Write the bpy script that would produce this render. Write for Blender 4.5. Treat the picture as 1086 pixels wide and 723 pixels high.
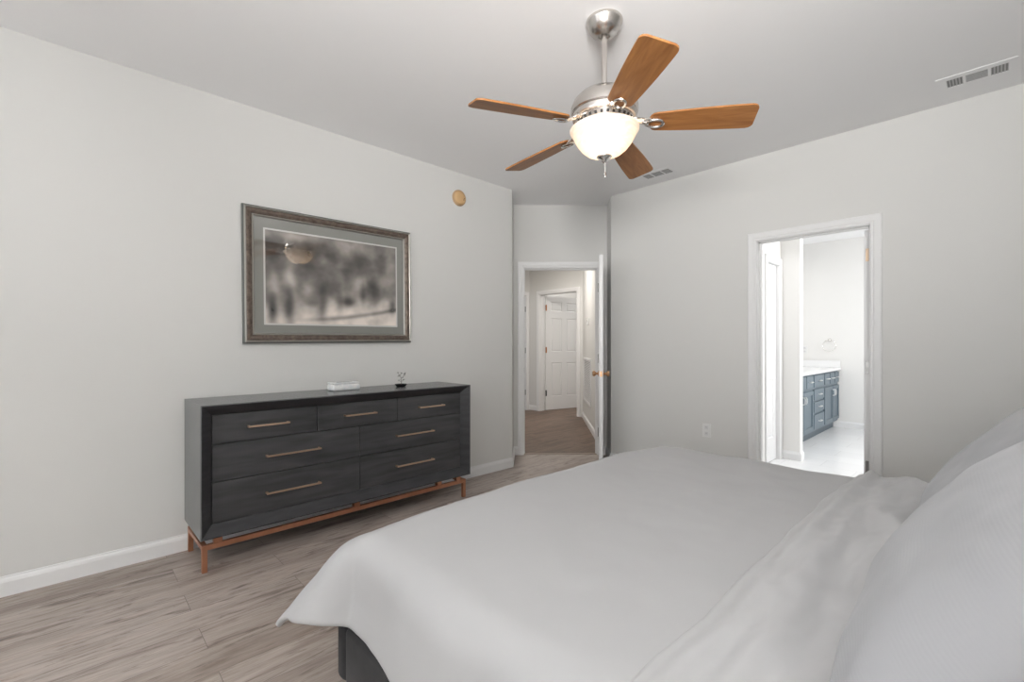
import bpy, bmesh, math, random
from mathutils import Vector, Matrix, noise

random.seed(7)
for _o in list(bpy.data.objects):
    bpy.data.objects.remove(_o, do_unlink=True)
scene = bpy.context.scene
COL = scene.collection
PI = math.pi
R = math.radians

# ------------------------------------------------------------------ camera, world, light, exposure
YAW = R(46.26)
SN, CS = math.sin(YAW), math.cos(YAW)
CAM = Vector((3.305, 0.0, 1.213))
H = 2.74

cam_data = bpy.data.cameras.new('camera')
cam = bpy.data.objects.new('camera', cam_data)
COL.objects.link(cam)
cam.location = CAM
cam.rotation_euler = (PI / 2, 0, YAW)
cam_data.sensor_width = 36.0
cam_data.lens = 490.0 / 1086.0 * 36.0
cam_data.shift_y = 3.5 / 1086.0
cam_data.clip_start = 0.05
scene.camera = cam

vs = scene.view_settings
vs.view_transform = 'Standard'
vs.look = 'None'
vs.gamma = 1.0
vs.use_curve_mapping = False
vs.exposure = 0.08

world = bpy.data.worlds.new('sky')
scene.world = world
world.use_nodes = True
bg = world.node_tree.nodes['Background']
bg.inputs['Color'].default_value = (0.80, 0.90, 1.0, 1)
bg.inputs['Strength'].default_value = 1.0


def area_light(name, loc, rot, sx, sy, power, color=(1, 1, 1), spread=PI):
    d = bpy.data.lights.new(name, 'AREA')
    d.shape = 'RECTANGLE'
    d.size, d.size_y = sx, sy
    d.energy = power
    d.color = color
    d.spread = spread
    o = bpy.data.objects.new(name, d)
    o.location = loc
    o.rotation_euler = rot
    COL.objects.link(o)
    return o


# daylight coming in through the windows of the wall behind the camera; then added unseen lights
REAR_Y = -3.80
HEAD_X = 4.10
for _x in (1.0, 2.9):
    area_light('daylight_rear_window', (_x, REAR_Y - 0.16, 1.50), (R(90), 0, 0), 1.45, 1.5, 19, (0.95, 0.98, 1.0))
    area_light('ground_bounce_rear_window', (_x, REAR_Y - 0.50, 1.05), (R(90 + 38), 0, 0), 1.2, 1.4, 10, (1.0, 0.99, 0.97))
area_light('bath_side_fill', (4.34, 6.35, 1.60), (0, R(90), 0), 1.3, 1.5, 70, (0.97, 0.985, 1.0))  # added lamp at an unseen bathroom window, brightens the bath
area_light('ceiling_fill', (3.6, -1.3, 1.65), Vector((-0.05, 0.3, 1.0)).to_track_quat('-Z', 'Y').to_euler(), 0.8, 0.8, 86, (1.0, 0.985, 0.965))  # added fill like a bounced flash, turned up to brighten the ceiling
area_light('far_wall_fill', (3.96, -0.62, 1.80), (Vector((0.7, 3.6, 4.0)) - Vector((3.75, -1.1, 1.78))).to_track_quat('-Z', 'Y').to_euler(), 0.35, 0.7, 24, (1.0, 0.985, 0.965), R(84))  # added narrow fill, aimed to lift the far walls and ceiling
area_light('bath_top_fill', (2.95, 5.3, 2.70), (0, 0, 0), 0.9, 0.5, 22, (1.0, 0.98, 0.96))  # unseen lamp added overhead to brighten the bathroom
area_light('hall_fill', (-1.3, 4.9, 2.70), (0, 0, 0), 0.4, 0.4, 30, (1.0, 0.94, 0.87))  # unseen warm lamp added for the hallway
area_light('far_room_fill', (-2.0, 7.6, 2.70), (0, 0, 0), 0.4, 0.4, 30, (1.0, 0.96, 0.92))  # unseen lamp added to brighten the room past the hallway


# ------------------------------------------------------------------ helpers
def W(X, Y, z=0.0):
    """point given by distance right of / in front of the viewpoint -> room coordinates"""
    return Vector((CAM.x - SN * Y + CS * X, CAM.y + CS * Y + SN * X, z))


def new_mat(name, color, rough=0.5, metallic=0.0, spec=0.5, **kw):
    m = bpy.data.materials.new(name)
    m.use_nodes = True
    b = m.node_tree.nodes['Principled BSDF']
    b.inputs['Base Color'].default_value = (*color, 1)
    b.inputs['Roughness'].default_value = rough
    b.inputs['Metallic'].default_value = metallic
    b.inputs['Specular IOR Level'].default_value = spec
    for k, v in kw.items():
        b.inputs[k].default_value = v
    return m


def nodes_of(m):
    nt = m.node_tree
    return nt, nt.nodes, nt.links, nt.nodes['Principled BSDF']


def add_bump(m, scale=200.0, strength=0.05, dist=0.002, detail=3, stretch=(1, 1, 1)):
    nt, n, l, b = nodes_of(m)
    tc = n.new('ShaderNodeTexCoord')
    mp = n.new('ShaderNodeMapping')
    mp.inputs['Scale'].default_value = stretch
    tx = n.new('ShaderNodeTexNoise')
    tx.inputs['Scale'].default_value = scale
    tx.inputs['Detail'].default_value = detail
    bp = n.new('ShaderNodeBump')
    bp.inputs['Strength'].default_value = strength
    bp.inputs['Distance'].default_value = dist
    l.new(tc.outputs['Object'], mp.inputs['Vector'])
    l.new(mp.outputs['Vector'], tx.inputs['Vector'])
    l.new(tx.outputs['Fac'], bp.inputs['Height'])
    l.new(bp.outputs['Normal'], b.inputs['Normal'])
    return m


def noise_color(m, c1, c2, scale=5.0, detail=6, stretch=(1, 1, 1), lo=0.3, hi=0.7, distortion=0.0):
    nt, n, l, b = nodes_of(m)
    tc = n.new('ShaderNodeTexCoord')
    mp = n.new('ShaderNodeMapping')
    mp.inputs['Scale'].default_value = stretch
    tx = n.new('ShaderNodeTexNoise')
    tx.inputs['Scale'].default_value = scale
    tx.inputs['Detail'].default_value = detail
    tx.inputs['Distortion'].default_value = distortion
    rp = n.new('ShaderNodeValToRGB')
    rp.color_ramp.elements[0].position = lo
    rp.color_ramp.elements[1].position = hi
    rp.color_ramp.elements[0].color = (*c1, 1)
    rp.color_ramp.elements[1].color = (*c2, 1)
    l.new(tc.outputs['Object'], mp.inputs['Vector'])
    l.new(mp.outputs['Vector'], tx.inputs['Vector'])
    l.new(tx.outputs['Fac'], rp.inputs['Fac'])
    l.new(rp.outputs['Color'], b.inputs['Base Color'])
    return m


def mk(name, bm, mat=None, parent=None, smooth=False, loc=None, rot=None, recalc=True, auto=None):
    if recalc:
        bmesh.ops.recalc_face_normals(bm, faces=bm.faces)
    me = bpy.data.meshes.new(name)
    bm.to_mesh(me)
    bm.free()
    if mat:
        for mm in (mat if isinstance(mat, (list, tuple)) else [mat]):
            me.materials.append(mm)
    if smooth or auto:
        for p in me.polygons:
            p.use_smooth = True
        if auto:
            me.set_sharp_from_angle(angle=R(auto))
    o = bpy.data.objects.new(name, me)
    COL.objects.link(o)
    if parent:
        o.parent = parent
    if loc is not None:
        o.location = loc
    if rot is not None:
        o.rotation_euler = rot
    return o


def empty(name, loc=(0, 0, 0), rz=0.0):
    o = bpy.data.objects.new(name, None)
    o.empty_display_size = 0.1
    o.location = loc
    o.rotation_euler = (0, 0, rz)
    COL.objects.link(o)
    return o


def tag(o, label, cat, group=None):
    o['label'] = label
    o['category'] = cat
    if group:
        o['group'] = group
    return o


def struct(o):
    o['kind'] = 'structure'
    return o


def box(bm, x0, x1, y0, y1, z0, z1, bev=0.0, seg=2):
    x0, x1 = min(x0, x1), max(x0, x1)
    y0, y1 = min(y0, y1), max(y0, y1)
    z0, z1 = min(z0, z1), max(z0, z1)
    t = bmesh.new()
    bmesh.ops.create_cube(t, size=1.0)
    bmesh.ops.scale(t, vec=(x1 - x0, y1 - y0, z1 - z0), verts=t.verts)
    bmesh.ops.translate(t, vec=((x0 + x1) / 2, (y0 + y1) / 2, (z0 + z1) / 2), verts=t.verts)
    if bev > 0:
        bmesh.ops.bevel(t, geom=list(t.edges), offset=bev, segments=seg, profile=0.5, affect='EDGES')
    merge(bm, t)


def merge(bm, t, mtx=None):
    if mtx is not None:
        bmesh.ops.transform(t, matrix=mtx, verts=t.verts)
    me = bpy.data.meshes.new('tmp')
    t.to_mesh(me)
    t.free()
    bm.from_mesh(me)
    bpy.data.meshes.remove(me)


def lathe(bm, prof, seg=48, mtx=None):
    """revolve [(r, z)...] about z"""
    t = bmesh.new()
    rings = []
    for r, z in prof:
        if r < 1e-5:
            rings.append([t.verts.new((0, 0, z))])
        else:
            rings.append([t.verts.new((r * math.cos(2 * PI * k / seg), r * math.sin(2 * PI * k / seg), z)) for k in range(seg)])
    for a, b in zip(rings[:-1], rings[1:]):
        if len(a) == 1 and len(b) == 1:
            continue
        for k in range(seg):
            k2 = (k + 1) % seg
            if len(a) == 1:
                t.faces.new((a[0], b[k], b[k2]))
            elif len(b) == 1:
                t.faces.new((a[k], b[0], a[k2]))
            else:
                t.faces.new((a[k], b[k], b[k2], a[k2]))
    merge(bm, t, mtx)


def tube(bm, pts, r, seg=10, closed=False, caps=True):
    pts = [Vector(p) for p in pts]
    n = len(pts)
    t = bmesh.new()
    rings = []
    up = None
    for i, p in enumerate(pts):
        if closed:
            d = (pts[(i + 1) % n] - pts[i - 1]).normalized()
        elif i == 0:
            d = (pts[1] - pts[0]).normalized()
        elif i == n - 1:
            d = (pts[-1] - pts[-2]).normalized()
        else:
            d = (pts[i + 1] - pts[i - 1]).normalized()
        if up is None:
            up = Vector((0, 0, 1)) if abs(d.z) < 0.9 else Vector((1, 0, 0))
        s = d.cross(up).normalized()
        up = s.cross(d).normalized()
        rr = r[i] if isinstance(r, (list, tuple)) else r
        rings.append([t.verts.new(p + s * rr * math.cos(2 * PI * k / seg) + up * rr * math.sin(2 * PI * k / seg)) for k in range(seg)])
    m = n if closed else n - 1
    for i in range(m):
        a, b = rings[i], rings[(i + 1) % n]
        for k in range(seg):
            k2 = (k + 1) % seg
            t.faces.new((a[k], a[k2], b[k2], b[k]))
    if caps and not closed:
        t.faces.new(rings[0])
        t.faces.new(rings[-1][::-1])
    merge(bm, t)


def prism(bm, poly, z0, z1, bev=0.0):
    t = bmesh.new()
    a = [t.verts.new((x, y, z0)) for x, y in poly]
    b = [t.verts.new((x, y, z1)) for x, y in poly]
    t.faces.new(a[::-1])
    t.faces.new(b)
    n = len(poly)
    for i in range(n):
        t.faces.new((a[i], a[(i + 1) % n], b[(i + 1) % n], b[i]))
    if bev:
        bmesh.ops.bevel(t, geom=list(t.edges), offset=bev, segments=2, profile=0.5, affect='EDGES')
    merge(bm, t)


# ------------------------------------------------------------------ materials
def wall_paint():
    m = new_mat('wall_paint', (0.70, 0.697, 0.68), 0.75, spec=0.25)
    add_bump(m, 260, 0.06, 0.001)
    return m


def floor_wood(name='vinyl_plank', pal=((0.26, 0.205, 0.172), (0.385, 0.327, 0.290), (0.45, 0.392, 0.355), (0.42, 0.342, 0.292))):
    m = new_mat(name, (0.3, 0.25, 0.22), 0.42, spec=0.4)
    nt, n, l, b = nodes_of(m)
    tc = n.new('ShaderNodeTexCoord')
    mp = n.new('ShaderNodeMapping')
    mp.inputs['Rotation'].default_value = (0, 0, R(-90))
    mp.inputs['Location'].default_value = (0.37, 0.055, 0)
    l.new(tc.outputs['Object'], mp.inputs['Vector'])
    br = n.new('ShaderNodeTexBrick')
    br.inputs['Color1'].default_value = (0, 0, 0, 1)
    br.inputs['Color2'].default_value = (1, 1, 1, 1)
    br.inputs['Mortar'].default_value = (0.5, 0.5, 0.5, 1)
    br.inputs['Scale'].default_value = 1.0
    br.inputs['Brick Width'].default_value = 1.22
    br.inputs['Row Height'].default_value = 0.18
    br.inputs['Mortar Size'].default_value = 0.0012
    br.inputs['Mortar Smooth'].default_value = 0.3
    br.offset = 0.37
    br.offset_frequency = 2
    l.new(mp.outputs['Vector'], br.inputs['Vector'])
    # grain, shifted per plank
    sh = n.new('ShaderNodeVectorMath'); sh.operation = 'MULTIPLY'
    sh.inputs[1].default_value = (17.0, 31.0, 11.0)
    l.new(br.outputs['Color'], sh.inputs[0])
    ad = n.new('ShaderNodeVectorMath'); ad.operation = 'ADD'
    l.new(mp.outputs['Vector'], ad.inputs[0]); l.new(sh.outputs['Vector'], ad.inputs[1])

    def nz(scale, stretch, detail, dist, rough=0.55):
        m2 = n.new('ShaderNodeMapping'); m2.inputs['Scale'].default_value = stretch
        l.new(ad.outputs['Vector'], m2.inputs['Vector'])
        t = n.new('ShaderNodeTexNoise')
        t.inputs['Scale'].default_value = scale; t.inputs['Detail'].default_value = detail
        t.inputs['Distortion'].default_value = dist; t.inputs['Roughness'].default_value = rough
        l.new(m2.outputs['Vector'], t.inputs['Vector'])
        return t

    def ramp(src, stops):
        r = n.new('ShaderNodeValToRGB')
        e = r.color_ramp.elements
        while len(e) < len(stops):
            e.new(0.5)
        for q, (p, c) in zip(e, stops):
            q.position = p; q.color = (*c, 1)
        l.new(src, r.inputs['Fac'])
        return r

    big = nz(1.0, (1.5, 9.0, 1.0), 6, 0.9)
    base = ramp(big.outputs['Fac'], list(zip((0.28, 0.45, 0.6, 0.75), pal)))
    fine = nz(1.0, (6.0, 90.0, 1.0), 6, 0.4, 0.75)
    finer = ramp(fine.outputs['Fac'], [(0.3, (0.72, 0.71, 0.70)), (0.65, (1.12, 1.12, 1.12))])
    mul = n.new('ShaderNodeMix'); mul.data_type = 'RGBA'; mul.blend_type = 'MULTIPLY'; mul.inputs['Factor'].default_value = 1.0
    l.new(base.outputs['Color'], mul.inputs['A']); l.new(finer.outputs['Color'], mul.inputs['B'])
    knot = nz(1.0, (2.6, 17.0, 1.0), 7, 1.6, 0.66)
    kr = ramp(knot.outputs['Fac'], [(0.53, (1, 1, 1)), (0.62, (0.62, 0.595, 0.58)), (0.70, (0.36, 0.34, 0.33))])
    mul2 = n.new('ShaderNodeMix'); mul2.data_type = 'RGBA'; mul2.blend_type = 'MULTIPLY'; mul2.inputs['Factor'].default_value = 1.0
    l.new(mul.outputs['Result'], mul2.inputs['A']); l.new(kr.outputs['Color'], mul2.inputs['B'])
    # per-plank tone
    tone = ramp(br.outputs['Color'], [(0.0, (0.90, 0.89, 0.88)), (1.0, (1.07, 1.08, 1.09))])
    mul3 = n.new('ShaderNodeMix'); mul3.data_type = 'RGBA'; mul3.blend_type = 'MULTIPLY'; mul3.inputs['Factor'].default_value = 1.0
    l.new(mul2.outputs['Result'], mul3.inputs['A']); l.new(tone.outputs['Color'], mul3.inputs['B'])
    mx = n.new('ShaderNodeMix'); mx.data_type = 'RGBA'
    mx.inputs['B'].default_value = (0.10, 0.08, 0.07, 1)
    sc = n.new('ShaderNodeMath'); sc.operation = 'MULTIPLY'; sc.inputs[1].default_value = 0.75
    l.new(br.outputs['Fac'], sc.inputs[0]); l.new(sc.outputs[0], mx.inputs['Factor'])
    l.new(mul3.outputs['Result'], mx.inputs['A'])
    l.new(mx.outputs['Result'], b.inputs['Base Color'])
    bp = n.new('ShaderNodeBump'); bp.inputs['Strength'].default_value = 0.25; bp.inputs['Distance'].default_value = 0.001
    inv = n.new('ShaderNodeMath'); inv.operation = 'SUBTRACT'; inv.inputs[0].default_value = 1.0
    l.new(br.outputs['Fac'], inv.inputs[1]); l.new(inv.outputs[0], bp.inputs['Height'])
    l.new(bp.outputs['Normal'], b.inputs['Normal'])
    return m


def tile_mat():
    m = new_mat('bath_tile', (0.8, 0.8, 0.8), 0.22, spec=0.5)
    nt, n, l, b = nodes_of(m)
    tc = n.new('ShaderNodeTexCoord')
    br = n.new('ShaderNodeTexBrick')
    br.inputs['Color1'].default_value = (0.80, 0.80, 0.80, 1)
    br.inputs['Color2'].default_value = (0.76, 0.76, 0.765, 1)
    br.inputs['Mortar'].default_value = (0.62, 0.62, 0.62, 1)
    br.inputs['Scale'].default_value = 1.0
    br.inputs['Brick Width'].default_value = 0.6
    br.inputs['Row Height'].default_value = 0.3
    br.inputs['Mortar Size'].default_value = 0.002
    l.new(tc.outputs['Object'], br.inputs['Vector'])
    l.new(br.outputs['Color'], b.inputs['Base Color'])
    return m


M = {}
M['wall'] = wall_paint()
M['ceil'] = add_bump(new_mat('ceiling_paint', (0.90, 0.90, 0.905), 0.85, spec=0.15), 120, 0.08, 0.002)
M['trim'] = new_mat('trim_paint', (0.80, 0.80, 0.80), 0.35, spec=0.4)
M['bathwall'] = add_bump(new_mat('bath_wall_paint', (0.80, 0.79, 0.77), 0.7, spec=0.25), 260, 0.05, 0.001)
M['floor'] = floor_wood()
M['tile'] = tile_mat()
M['steel'] = new_mat('brushed_nickel', (0.60, 0.57, 0.54), 0.27, 1.0)
add_bump(M['steel'], 30, 0.03, 0.001, 2, (1, 1, 40))
M['chrome'] = new_mat('polished_nickel', (0.75, 0.73, 0.70), 0.14, 1.0)
M['brass'] = new_mat('antique_brass', (0.60, 0.36, 0.20), 0.28, 1.0)
M['copperhinge'] = new_mat('copper_hinge', (0.50, 0.22, 0.10), 0.35, 0.9)
M['greyhinge'] = new_mat('grey_hinge', (0.42, 0.41, 0.40), 0.35, 0.9)
M['palebrass'] = new_mat('pale_brass_hinge', (0.66, 0.50, 0.36), 0.4, 0.6)
M['copper'] = noise_color(new_mat('copper_frame', (0.47, 0.22, 0.13), 0.36, 0.75), (0.42, 0.19, 0.11), (0.52, 0.26, 0.16), 8)
M['pull'] = new_mat('rose_brass_pull', (0.74, 0.52, 0.38), 0.3, 0.9)
M['white'] = new_mat('white_plastic', (0.78, 0.78, 0.77), 0.4)
M['dark'] = new_mat('dark_gap', (0.03, 0.03, 0.03), 0.7)
M['slot'] = new_mat('shadow_and_backing_grey', (0.24, 0.24, 0.24), 0.8)  # grey painted for shade in ducts and socket slots; also picture backing
M['pane'] = None


# ------------------------------------------------------------------ walls and shell
def wall_run(name, p0, p1, thick, openings=(), mat=None, z1=H, back_mat=None):
    """wall whose room face runs p0 -> p1 (left to right as seen from its room); body lies behind it"""
    p0 = Vector((p0[0], p0[1])); p1 = Vector((p1[0], p1[1]))
    L = (p1 - p0).length
    ang = math.atan2(p1.y - p0.y, p1.x - p0.x)
    bm = bmesh.new()
    cur = 0.0
    for (a, b_, za, zb) in sorted(openings):
        if a > cur:
            box(bm, cur, a, 0, thick, 0, z1)
        if za > 0:
            box(bm, a, b_, 0, thick, 0, za)
        if zb < z1:
            box(bm, a, b_, 0, thick, zb, z1)
        cur = b_
    if cur < L:
        box(bm, cur, L, 0, thick, 0, z1)
    o = mk(name, bm, mat or M['wall'], loc=(p0.x, p0.y, 0), rot=(0, 0, ang))
    return struct(o)


# bedroom floor plan
corner_l = Vector((0.0, 3.162))
v_l = W(0.018, 5.069).to_2d()
v_r = W(1.042, 5.069).to_2d()
corner_r = Vector((0.568, 4.033))
D1_W, D1_O = 0.804, W(0.132, 5.069)      # hallway door in the angled wall
D2_W, D2_X = 0.728, 1.972                # bathroom door in the right wall
DH = 2.045                               # clear height of doors
J = 0.016                                # jamb board thickness

bm = bmesh.new(); box(bm, -5.2, 4.6, -4.2, 8.6, -0.12, 0.0)
struct(mk('floor', bm, M['floor']))
bm = bmesh.new()
prism(bm, [tuple(W(-0.30, 5.10).to_2d()), tuple(W(1.15, 5.10).to_2d()), (-0.9, 6.2), (-0.9, 8.4), (-4.6, 8.4), (-4.6, 3.1), (-1.0, 3.1)], -0.02, 0.002)
struct(mk('floor_hall', bm, floor_wood('hall_plank', ((0.080, 0.047, 0.030), (0.135, 0.086, 0.058), (0.18, 0.118, 0.084), (0.15, 0.094, 0.064)))))
bm = bmesh.new(); box(bm, -5.2, 4.6, -4.2, 8.6, H, H + 0.1)
struct(mk('ceiling', bm, M['ceil']))

# left wall with its short return into the door recess, one solid body
bm = bmesh.new()
prism(bm, [(0, REAR_Y), (0, corner_l.y), (v_l.x, v_l.y), (v_l.x - 0.09, v_l.y - 0.09), (-0.12, corner_l.y - 0.05), (-0.12, REAR_Y)], 0, H)
struct(mk('wall_left', bm, M['wall']))

# angled wall with the hallway door
p0 = W(-0.35, 5.069); p1 = W(1.20, 5.069)
s0 = 0.132 + 0.35
wall_run('wall_angled', p0, p1, 0.12, [(s0 - J, s0 + D1_W + J, 0, DH + J)])

# right wall with the bathroom door
wall_run('wall_right', (corner_r.x, corner_r.y), (HEAD_X + 0.12, corner_r.y), 0.12,
         [(D2_X - corner_r.x - J, D2_X - corner_r.x + D2_W + J, 0, DH + J)])
bm = bmesh.new()
prism(bm, [(corner_r.x, corner_r.y), (corner_r.x + 0.13, corner_r.y + 0.02), (v_r.x + 0.13, v_r.y + 0.10), (v_r.x, v_r.y)], 0, H)
struct(mk('wall_return', bm, M['wall']))
wall_run('wall_head', (HEAD_X, corner_r.y), (HEAD_X, REAR_Y), 0.12)
WIN = [(0.25, 1.75), (2.15, 3.65)]
wall_run('wall_rear', (HEAD_X + 0.12, REAR_Y), (-0.12, REAR_Y), 0.14,
         [(HEAD_X + 0.12 - b_, HEAD_X + 0.12 - a, 0.72, 2.28) for a, b_ in WIN])

# hallway
HB_Y = 6.16
HB_X0, HB_X1 = -2.666, -1.474
hall_r = W(1.03, 5.19)
D3_X, D3_W, D3_H = -2.40, 0.845, 2.105
wall_run('wall_hall_right', (HB_X1, HB_Y + 0.05), (hall_r.x, hall_r.y), 0.10)
wall_run('wall_hall_back', (HB_X0 - 0.12, HB_Y), (HB_X1 + 0.25, HB_Y), 0.12,
         [(D3_X - J - HB_X0 + 0.12, D3_X + D3_W + J - HB_X0 + 0.12, 0, D3_H + J)])
D4_O = HB_Y - 0.02 - 0.066 - 0.78
wall_run('wall_hall_left', (HB_X0, 3.2), (HB_X0, HB_Y), 0.12, [(D4_O - J - 3.2, D4_O + 0.78 + J - 3.2, 0, DH + 0.06 + J)])
wall_run('wall_hall_front', (p0.x + 0.05, p0.y - 0.05), (HB_X0, 3.2), 0.12)
# dim rooms behind the hall doors
wall_run('wall_far_room', (-3.6, 8.35), (0.2, 8.35), 0.12)
wall_run('wall_far_room_left', (-3.25, HB_Y + 0.12), (-3.25, 8.35), 0.12)
wall_run('wall_far_room_right', (-0.9, 8.35), (-0.9, HB_Y + 0.12), 0.12)
wall_run('wall_side_room', (-4.6, 3.2), (-4.6, 6.4), 0.12)

# bathroom
B_Y0, B_Y1 = corner_r.y + 0.12, 8.13
BX0, BX1 = 1.18, 4.20
CL_X = 1.728
D5_Y, D5_W = 5.05, 0.345
bm = bmesh.new(); box(bm, BX0, BX1, B_Y0, B_Y1, -0.02, 0.004)
box(bm, D2_X, D2_X + D2_W, corner_r.y + 0.06, B_Y0, -0.02, 0.004)
struct(mk('floor_bath', bm, M['tile']))
bw = M['bathwall']
wall_run('wall_bath_closet', (CL_X, B_Y0), (CL_X, 5.47), 0.10, [(D5_Y - J - B_Y0, D5_Y + D5_W + J - B_Y0, 0, DH + J)], bw)
wall_run('wall_bath_stub', (CL_X - 0.55, 5.47), (1.908, 5.47), 0.10, (), bw)
wall_run('wall_bath_left', (BX0, 5.57), (BX0, B_Y1), 0.12, (), bw)
wall_run('wall_bath_back', (BX0 - 0.12, B_Y1), (BX1 + 0.12, B_Y1), 0.12, (), bw)
wall_run('wall_bath_right', (BX1, B_Y1), (BX1, B_Y0), 0.12, [(B_Y1 - 7.1, B_Y1 - 5.6, 0.95, 2.25)], bw)
bm = bmesh.new(); box(bm, BX0, CL_X - 0.1, 5.02, 5.03, 0, H); box(bm, BX0 + 0.02, BX0 + 0.04, 5.03, 5.47, 0, H)
struct(mk('wall_closet_inside', bm, bw))


# baseboards ---------------------------------------------------------------
BB = [(0.0, 0.0), (0.015, 0.0), (0.015, 0.068), (0.011, 0.080), (0.006, 0.088), (0.005, 0.095), (0.0, 0.095)]


def baseboard(name, pts):
    """profile swept along pts (walls to the left of the walking direction -> board stands to the right)"""
    pts = [Vector(p) for p in pts]
    n = len(pts)
    dirs = [(pts[i + 1] - pts[i]).normalized() for i in range(n - 1)]
    bm = bmesh.new()
    rings = []
    for i in range(n):
        if i == 0:
            d = dirs[0]; off = Vector((d.y, -d.x)); k = 1
        elif i == n - 1:
            d = dirs[-1]; off = Vector((d.y, -d.x)); k = 1
        else:
            a, b_ = dirs[i - 1], dirs[i]
            na, nb = Vector((a.y, -a.x)), Vector((b_.y, -b_.x))
            off = (na + nb).normalized()
            k = 1 / max(0.2, off.dot(na))
        rings.append([bm.verts.new((pts[i].x + off.x * k * u, pts[i].y + off.y * k * u, v)) for u, v in BB])
    for a, b_ in zip(rings[:-1], rings[1:]):
        for q in range(len(BB)):
            q2 = (q + 1) % len(BB)
            bm.faces.new((a[q], a[q2], b_[q2], b_[q]))
    bm.faces.new(rings[0][::-1]); bm.faces.new(rings[-1])
    return struct(mk(name, bm, M['trim']))


CW = 0.066                                # casing width
ang_l = W(0.132 - CW, 5.069).to_2d()
ang_r = W(0.132 + D1_W + CW, 5.069).to_2d()
baseboard('baseboard_left', [(0, REAR_Y), corner_l, v_l, ang_l])
baseboard('baseboard_right', [ang_r, v_r, corner_r, (D2_X - CW, corner_r.y)])
baseboard('baseboard_right_far', [(D2_X + D2_W + CW, corner_r.y), (HEAD_X, corner_r.y), (HEAD_X, REAR_Y)])
baseboard('baseboard_rear', [(HEAD_X, REAR_Y), (0, REAR_Y)])
hr0 = Vector((HB_X1, HB_Y + 0.0)); hr1 = Vector((hall_r.x, hall_r.y)); hd = (hr1 - Vector((HB_X1, HB_Y + 0.05))).normalized()
hb = Vector((HB_X1, HB_Y + 0.05))
baseboard('baseboard_hall_right', [hb + hd * 0.06, hr1])
baseboard('baseboard_hall_back', [(HB_X0, HB_Y), (D3_X - CW, HB_Y)])
baseboard('baseboard_bath_back', [(BX0, B_Y1), (BX1, B_Y1)])
baseboard('baseboard_bath_stub', [(CL_X, 5.47), (1.908, 5.47), (1.908, 5.57)])

# transition strip on the floor at the hallway door
bm = bmesh.new()
box(bm, 0.004, D1_W - 0.004, 0.02, 0.055, 0.0, 0.006, 0.002)
o = mk('trim_1', bm, new_mat('transition_strip', (0.30, 0.24, 0.20), 0.4), loc=D1_O, rot=(0, 0, YAW)); struct(o)


# doors --------------------------------------------------------------------
CASE = [(0.0, 0.0), (0.0, 0.010), (0.006, 0.013), (0.018, 0.013), (0.024, 0.017), (0.058, 0.019), (0.066, 0.015), (0.066, 0.0)]


def casing_bm(bm, w, h, y, sgn):
    """mitred moulding round an opening 0..w x 0..h on the plane y, standing out by sgn"""
    t = bmesh.new()
    paths = []
    for a, b_ in CASE:
        yy = y + sgn * b_
        a = a + 0.004
        paths.append([t.verts.new(p) for p in ((-a, yy, 0), (-a, yy, h + a), (w + a, yy, h + a), (w + a, yy, 0))])
    n = len(paths)
    for i in range(n):
        p, q = paths[i], paths[(i + 1) % n]
        for k in range(3):
            t.faces.new((p[k], p[k + 1], q[k + 1], q[k]))
    t.faces.new([p[0] for p in paths]); t.faces.new([p[3] for p in paths][::-1])
    merge(bm, t)


def doorway(name, origin, rz, w, h, thick=0.12, stop_y=0.05, back=True):
    root = struct(empty(name, origin, rz))
    bm = bmesh.new(); casing_bm(bm, w, h, 0, -1)
    if back:
        casing_bm(bm, w, h, thick, 1)
    mk('casing', bm, M['trim'], root)
    bm = bmesh.new()
    e = 0.001
    box(bm, -J + e, 0, -0.001, thick + 0.001, 0, h)
    box(bm, w, w + J - e, -0.001, thick + 0.001, 0, h)
    box(bm, -J + e, w + J - e, -0.001, thick + 0.001, h, h + J - e)
    if stop_y is not None:
        box(bm, 0, 0.010, stop_y, stop_y + 0.03, 0, h)
        box(bm, w - 0.010, w, stop_y, stop_y + 0.03, 0, h)
        box(bm, 0, w, stop_y, stop_y + 0.03, h - 0.010, h)
    mk('jamb', bm, M['trim'], root)
    return root


def panel_leaf(w, h, t=0.036, cols=2):
    """six panel leaf, hinge edge at x=0, faces at y=0 and y=t, foot at z=0"""
    bm = bmesh.new()
    st = 0.115 if cols == 2 else 0.075
    ms = 0.095
    if cols == 2:
        pw = (w - 2 * st - ms) / 2
        xs = [0, st, st + pw, st + pw + ms, w - st, w]
        pc = (1, 3)
    else:
        xs = [0, st, w - st, w]
        pc = (1,)
    f = h / 2.03
    zs = [0, 0.235 * f, 0.84 * f, 1.04 * f, 1.64 * f, 1.765 * f, 1.93 * f, h]
    pr = (1, 3, 5)
    for y, flip in ((0.0, False), (t, True)):
        g = bmesh.new()
        V = [[g.verts.new((x, y, z)) for z in zs] for x in xs]
        pan = []
        for i in range(len(xs) - 1):
            for j in range(len(zs) - 1):
                vs_ = (V[i][j], V[i + 1][j], V[i + 1][j + 1], V[i][j + 1])
                fc = g.faces.new(vs_[::-1] if flip else vs_)
                if i in pc and j in pr:
                    pan.append(fc)
        g.normal_update()
        bmesh.ops.inset_individual(g, faces=pan, thickness=0.014, depth=-0.009)
        bmesh.ops.inset_individual(g, faces=pan, thickness=0.008, depth=0.0)
        bmesh.ops.inset_individual(g, faces=pan, thickness=0.024, depth=0.007)
        merge(bm, g)
    c = [(0, 0), (w, 0), (w, h), (0, h)]
    for i in range(4):
        (xa, za), (xb, zb) = c[i], c[(i + 1) % 4]
        bm.faces.new([bm.verts.new(p) for p in ((xa, 0, za), (xa, t, za), (xb, t, zb), (xb, 0, zb))])
    return bm


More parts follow.
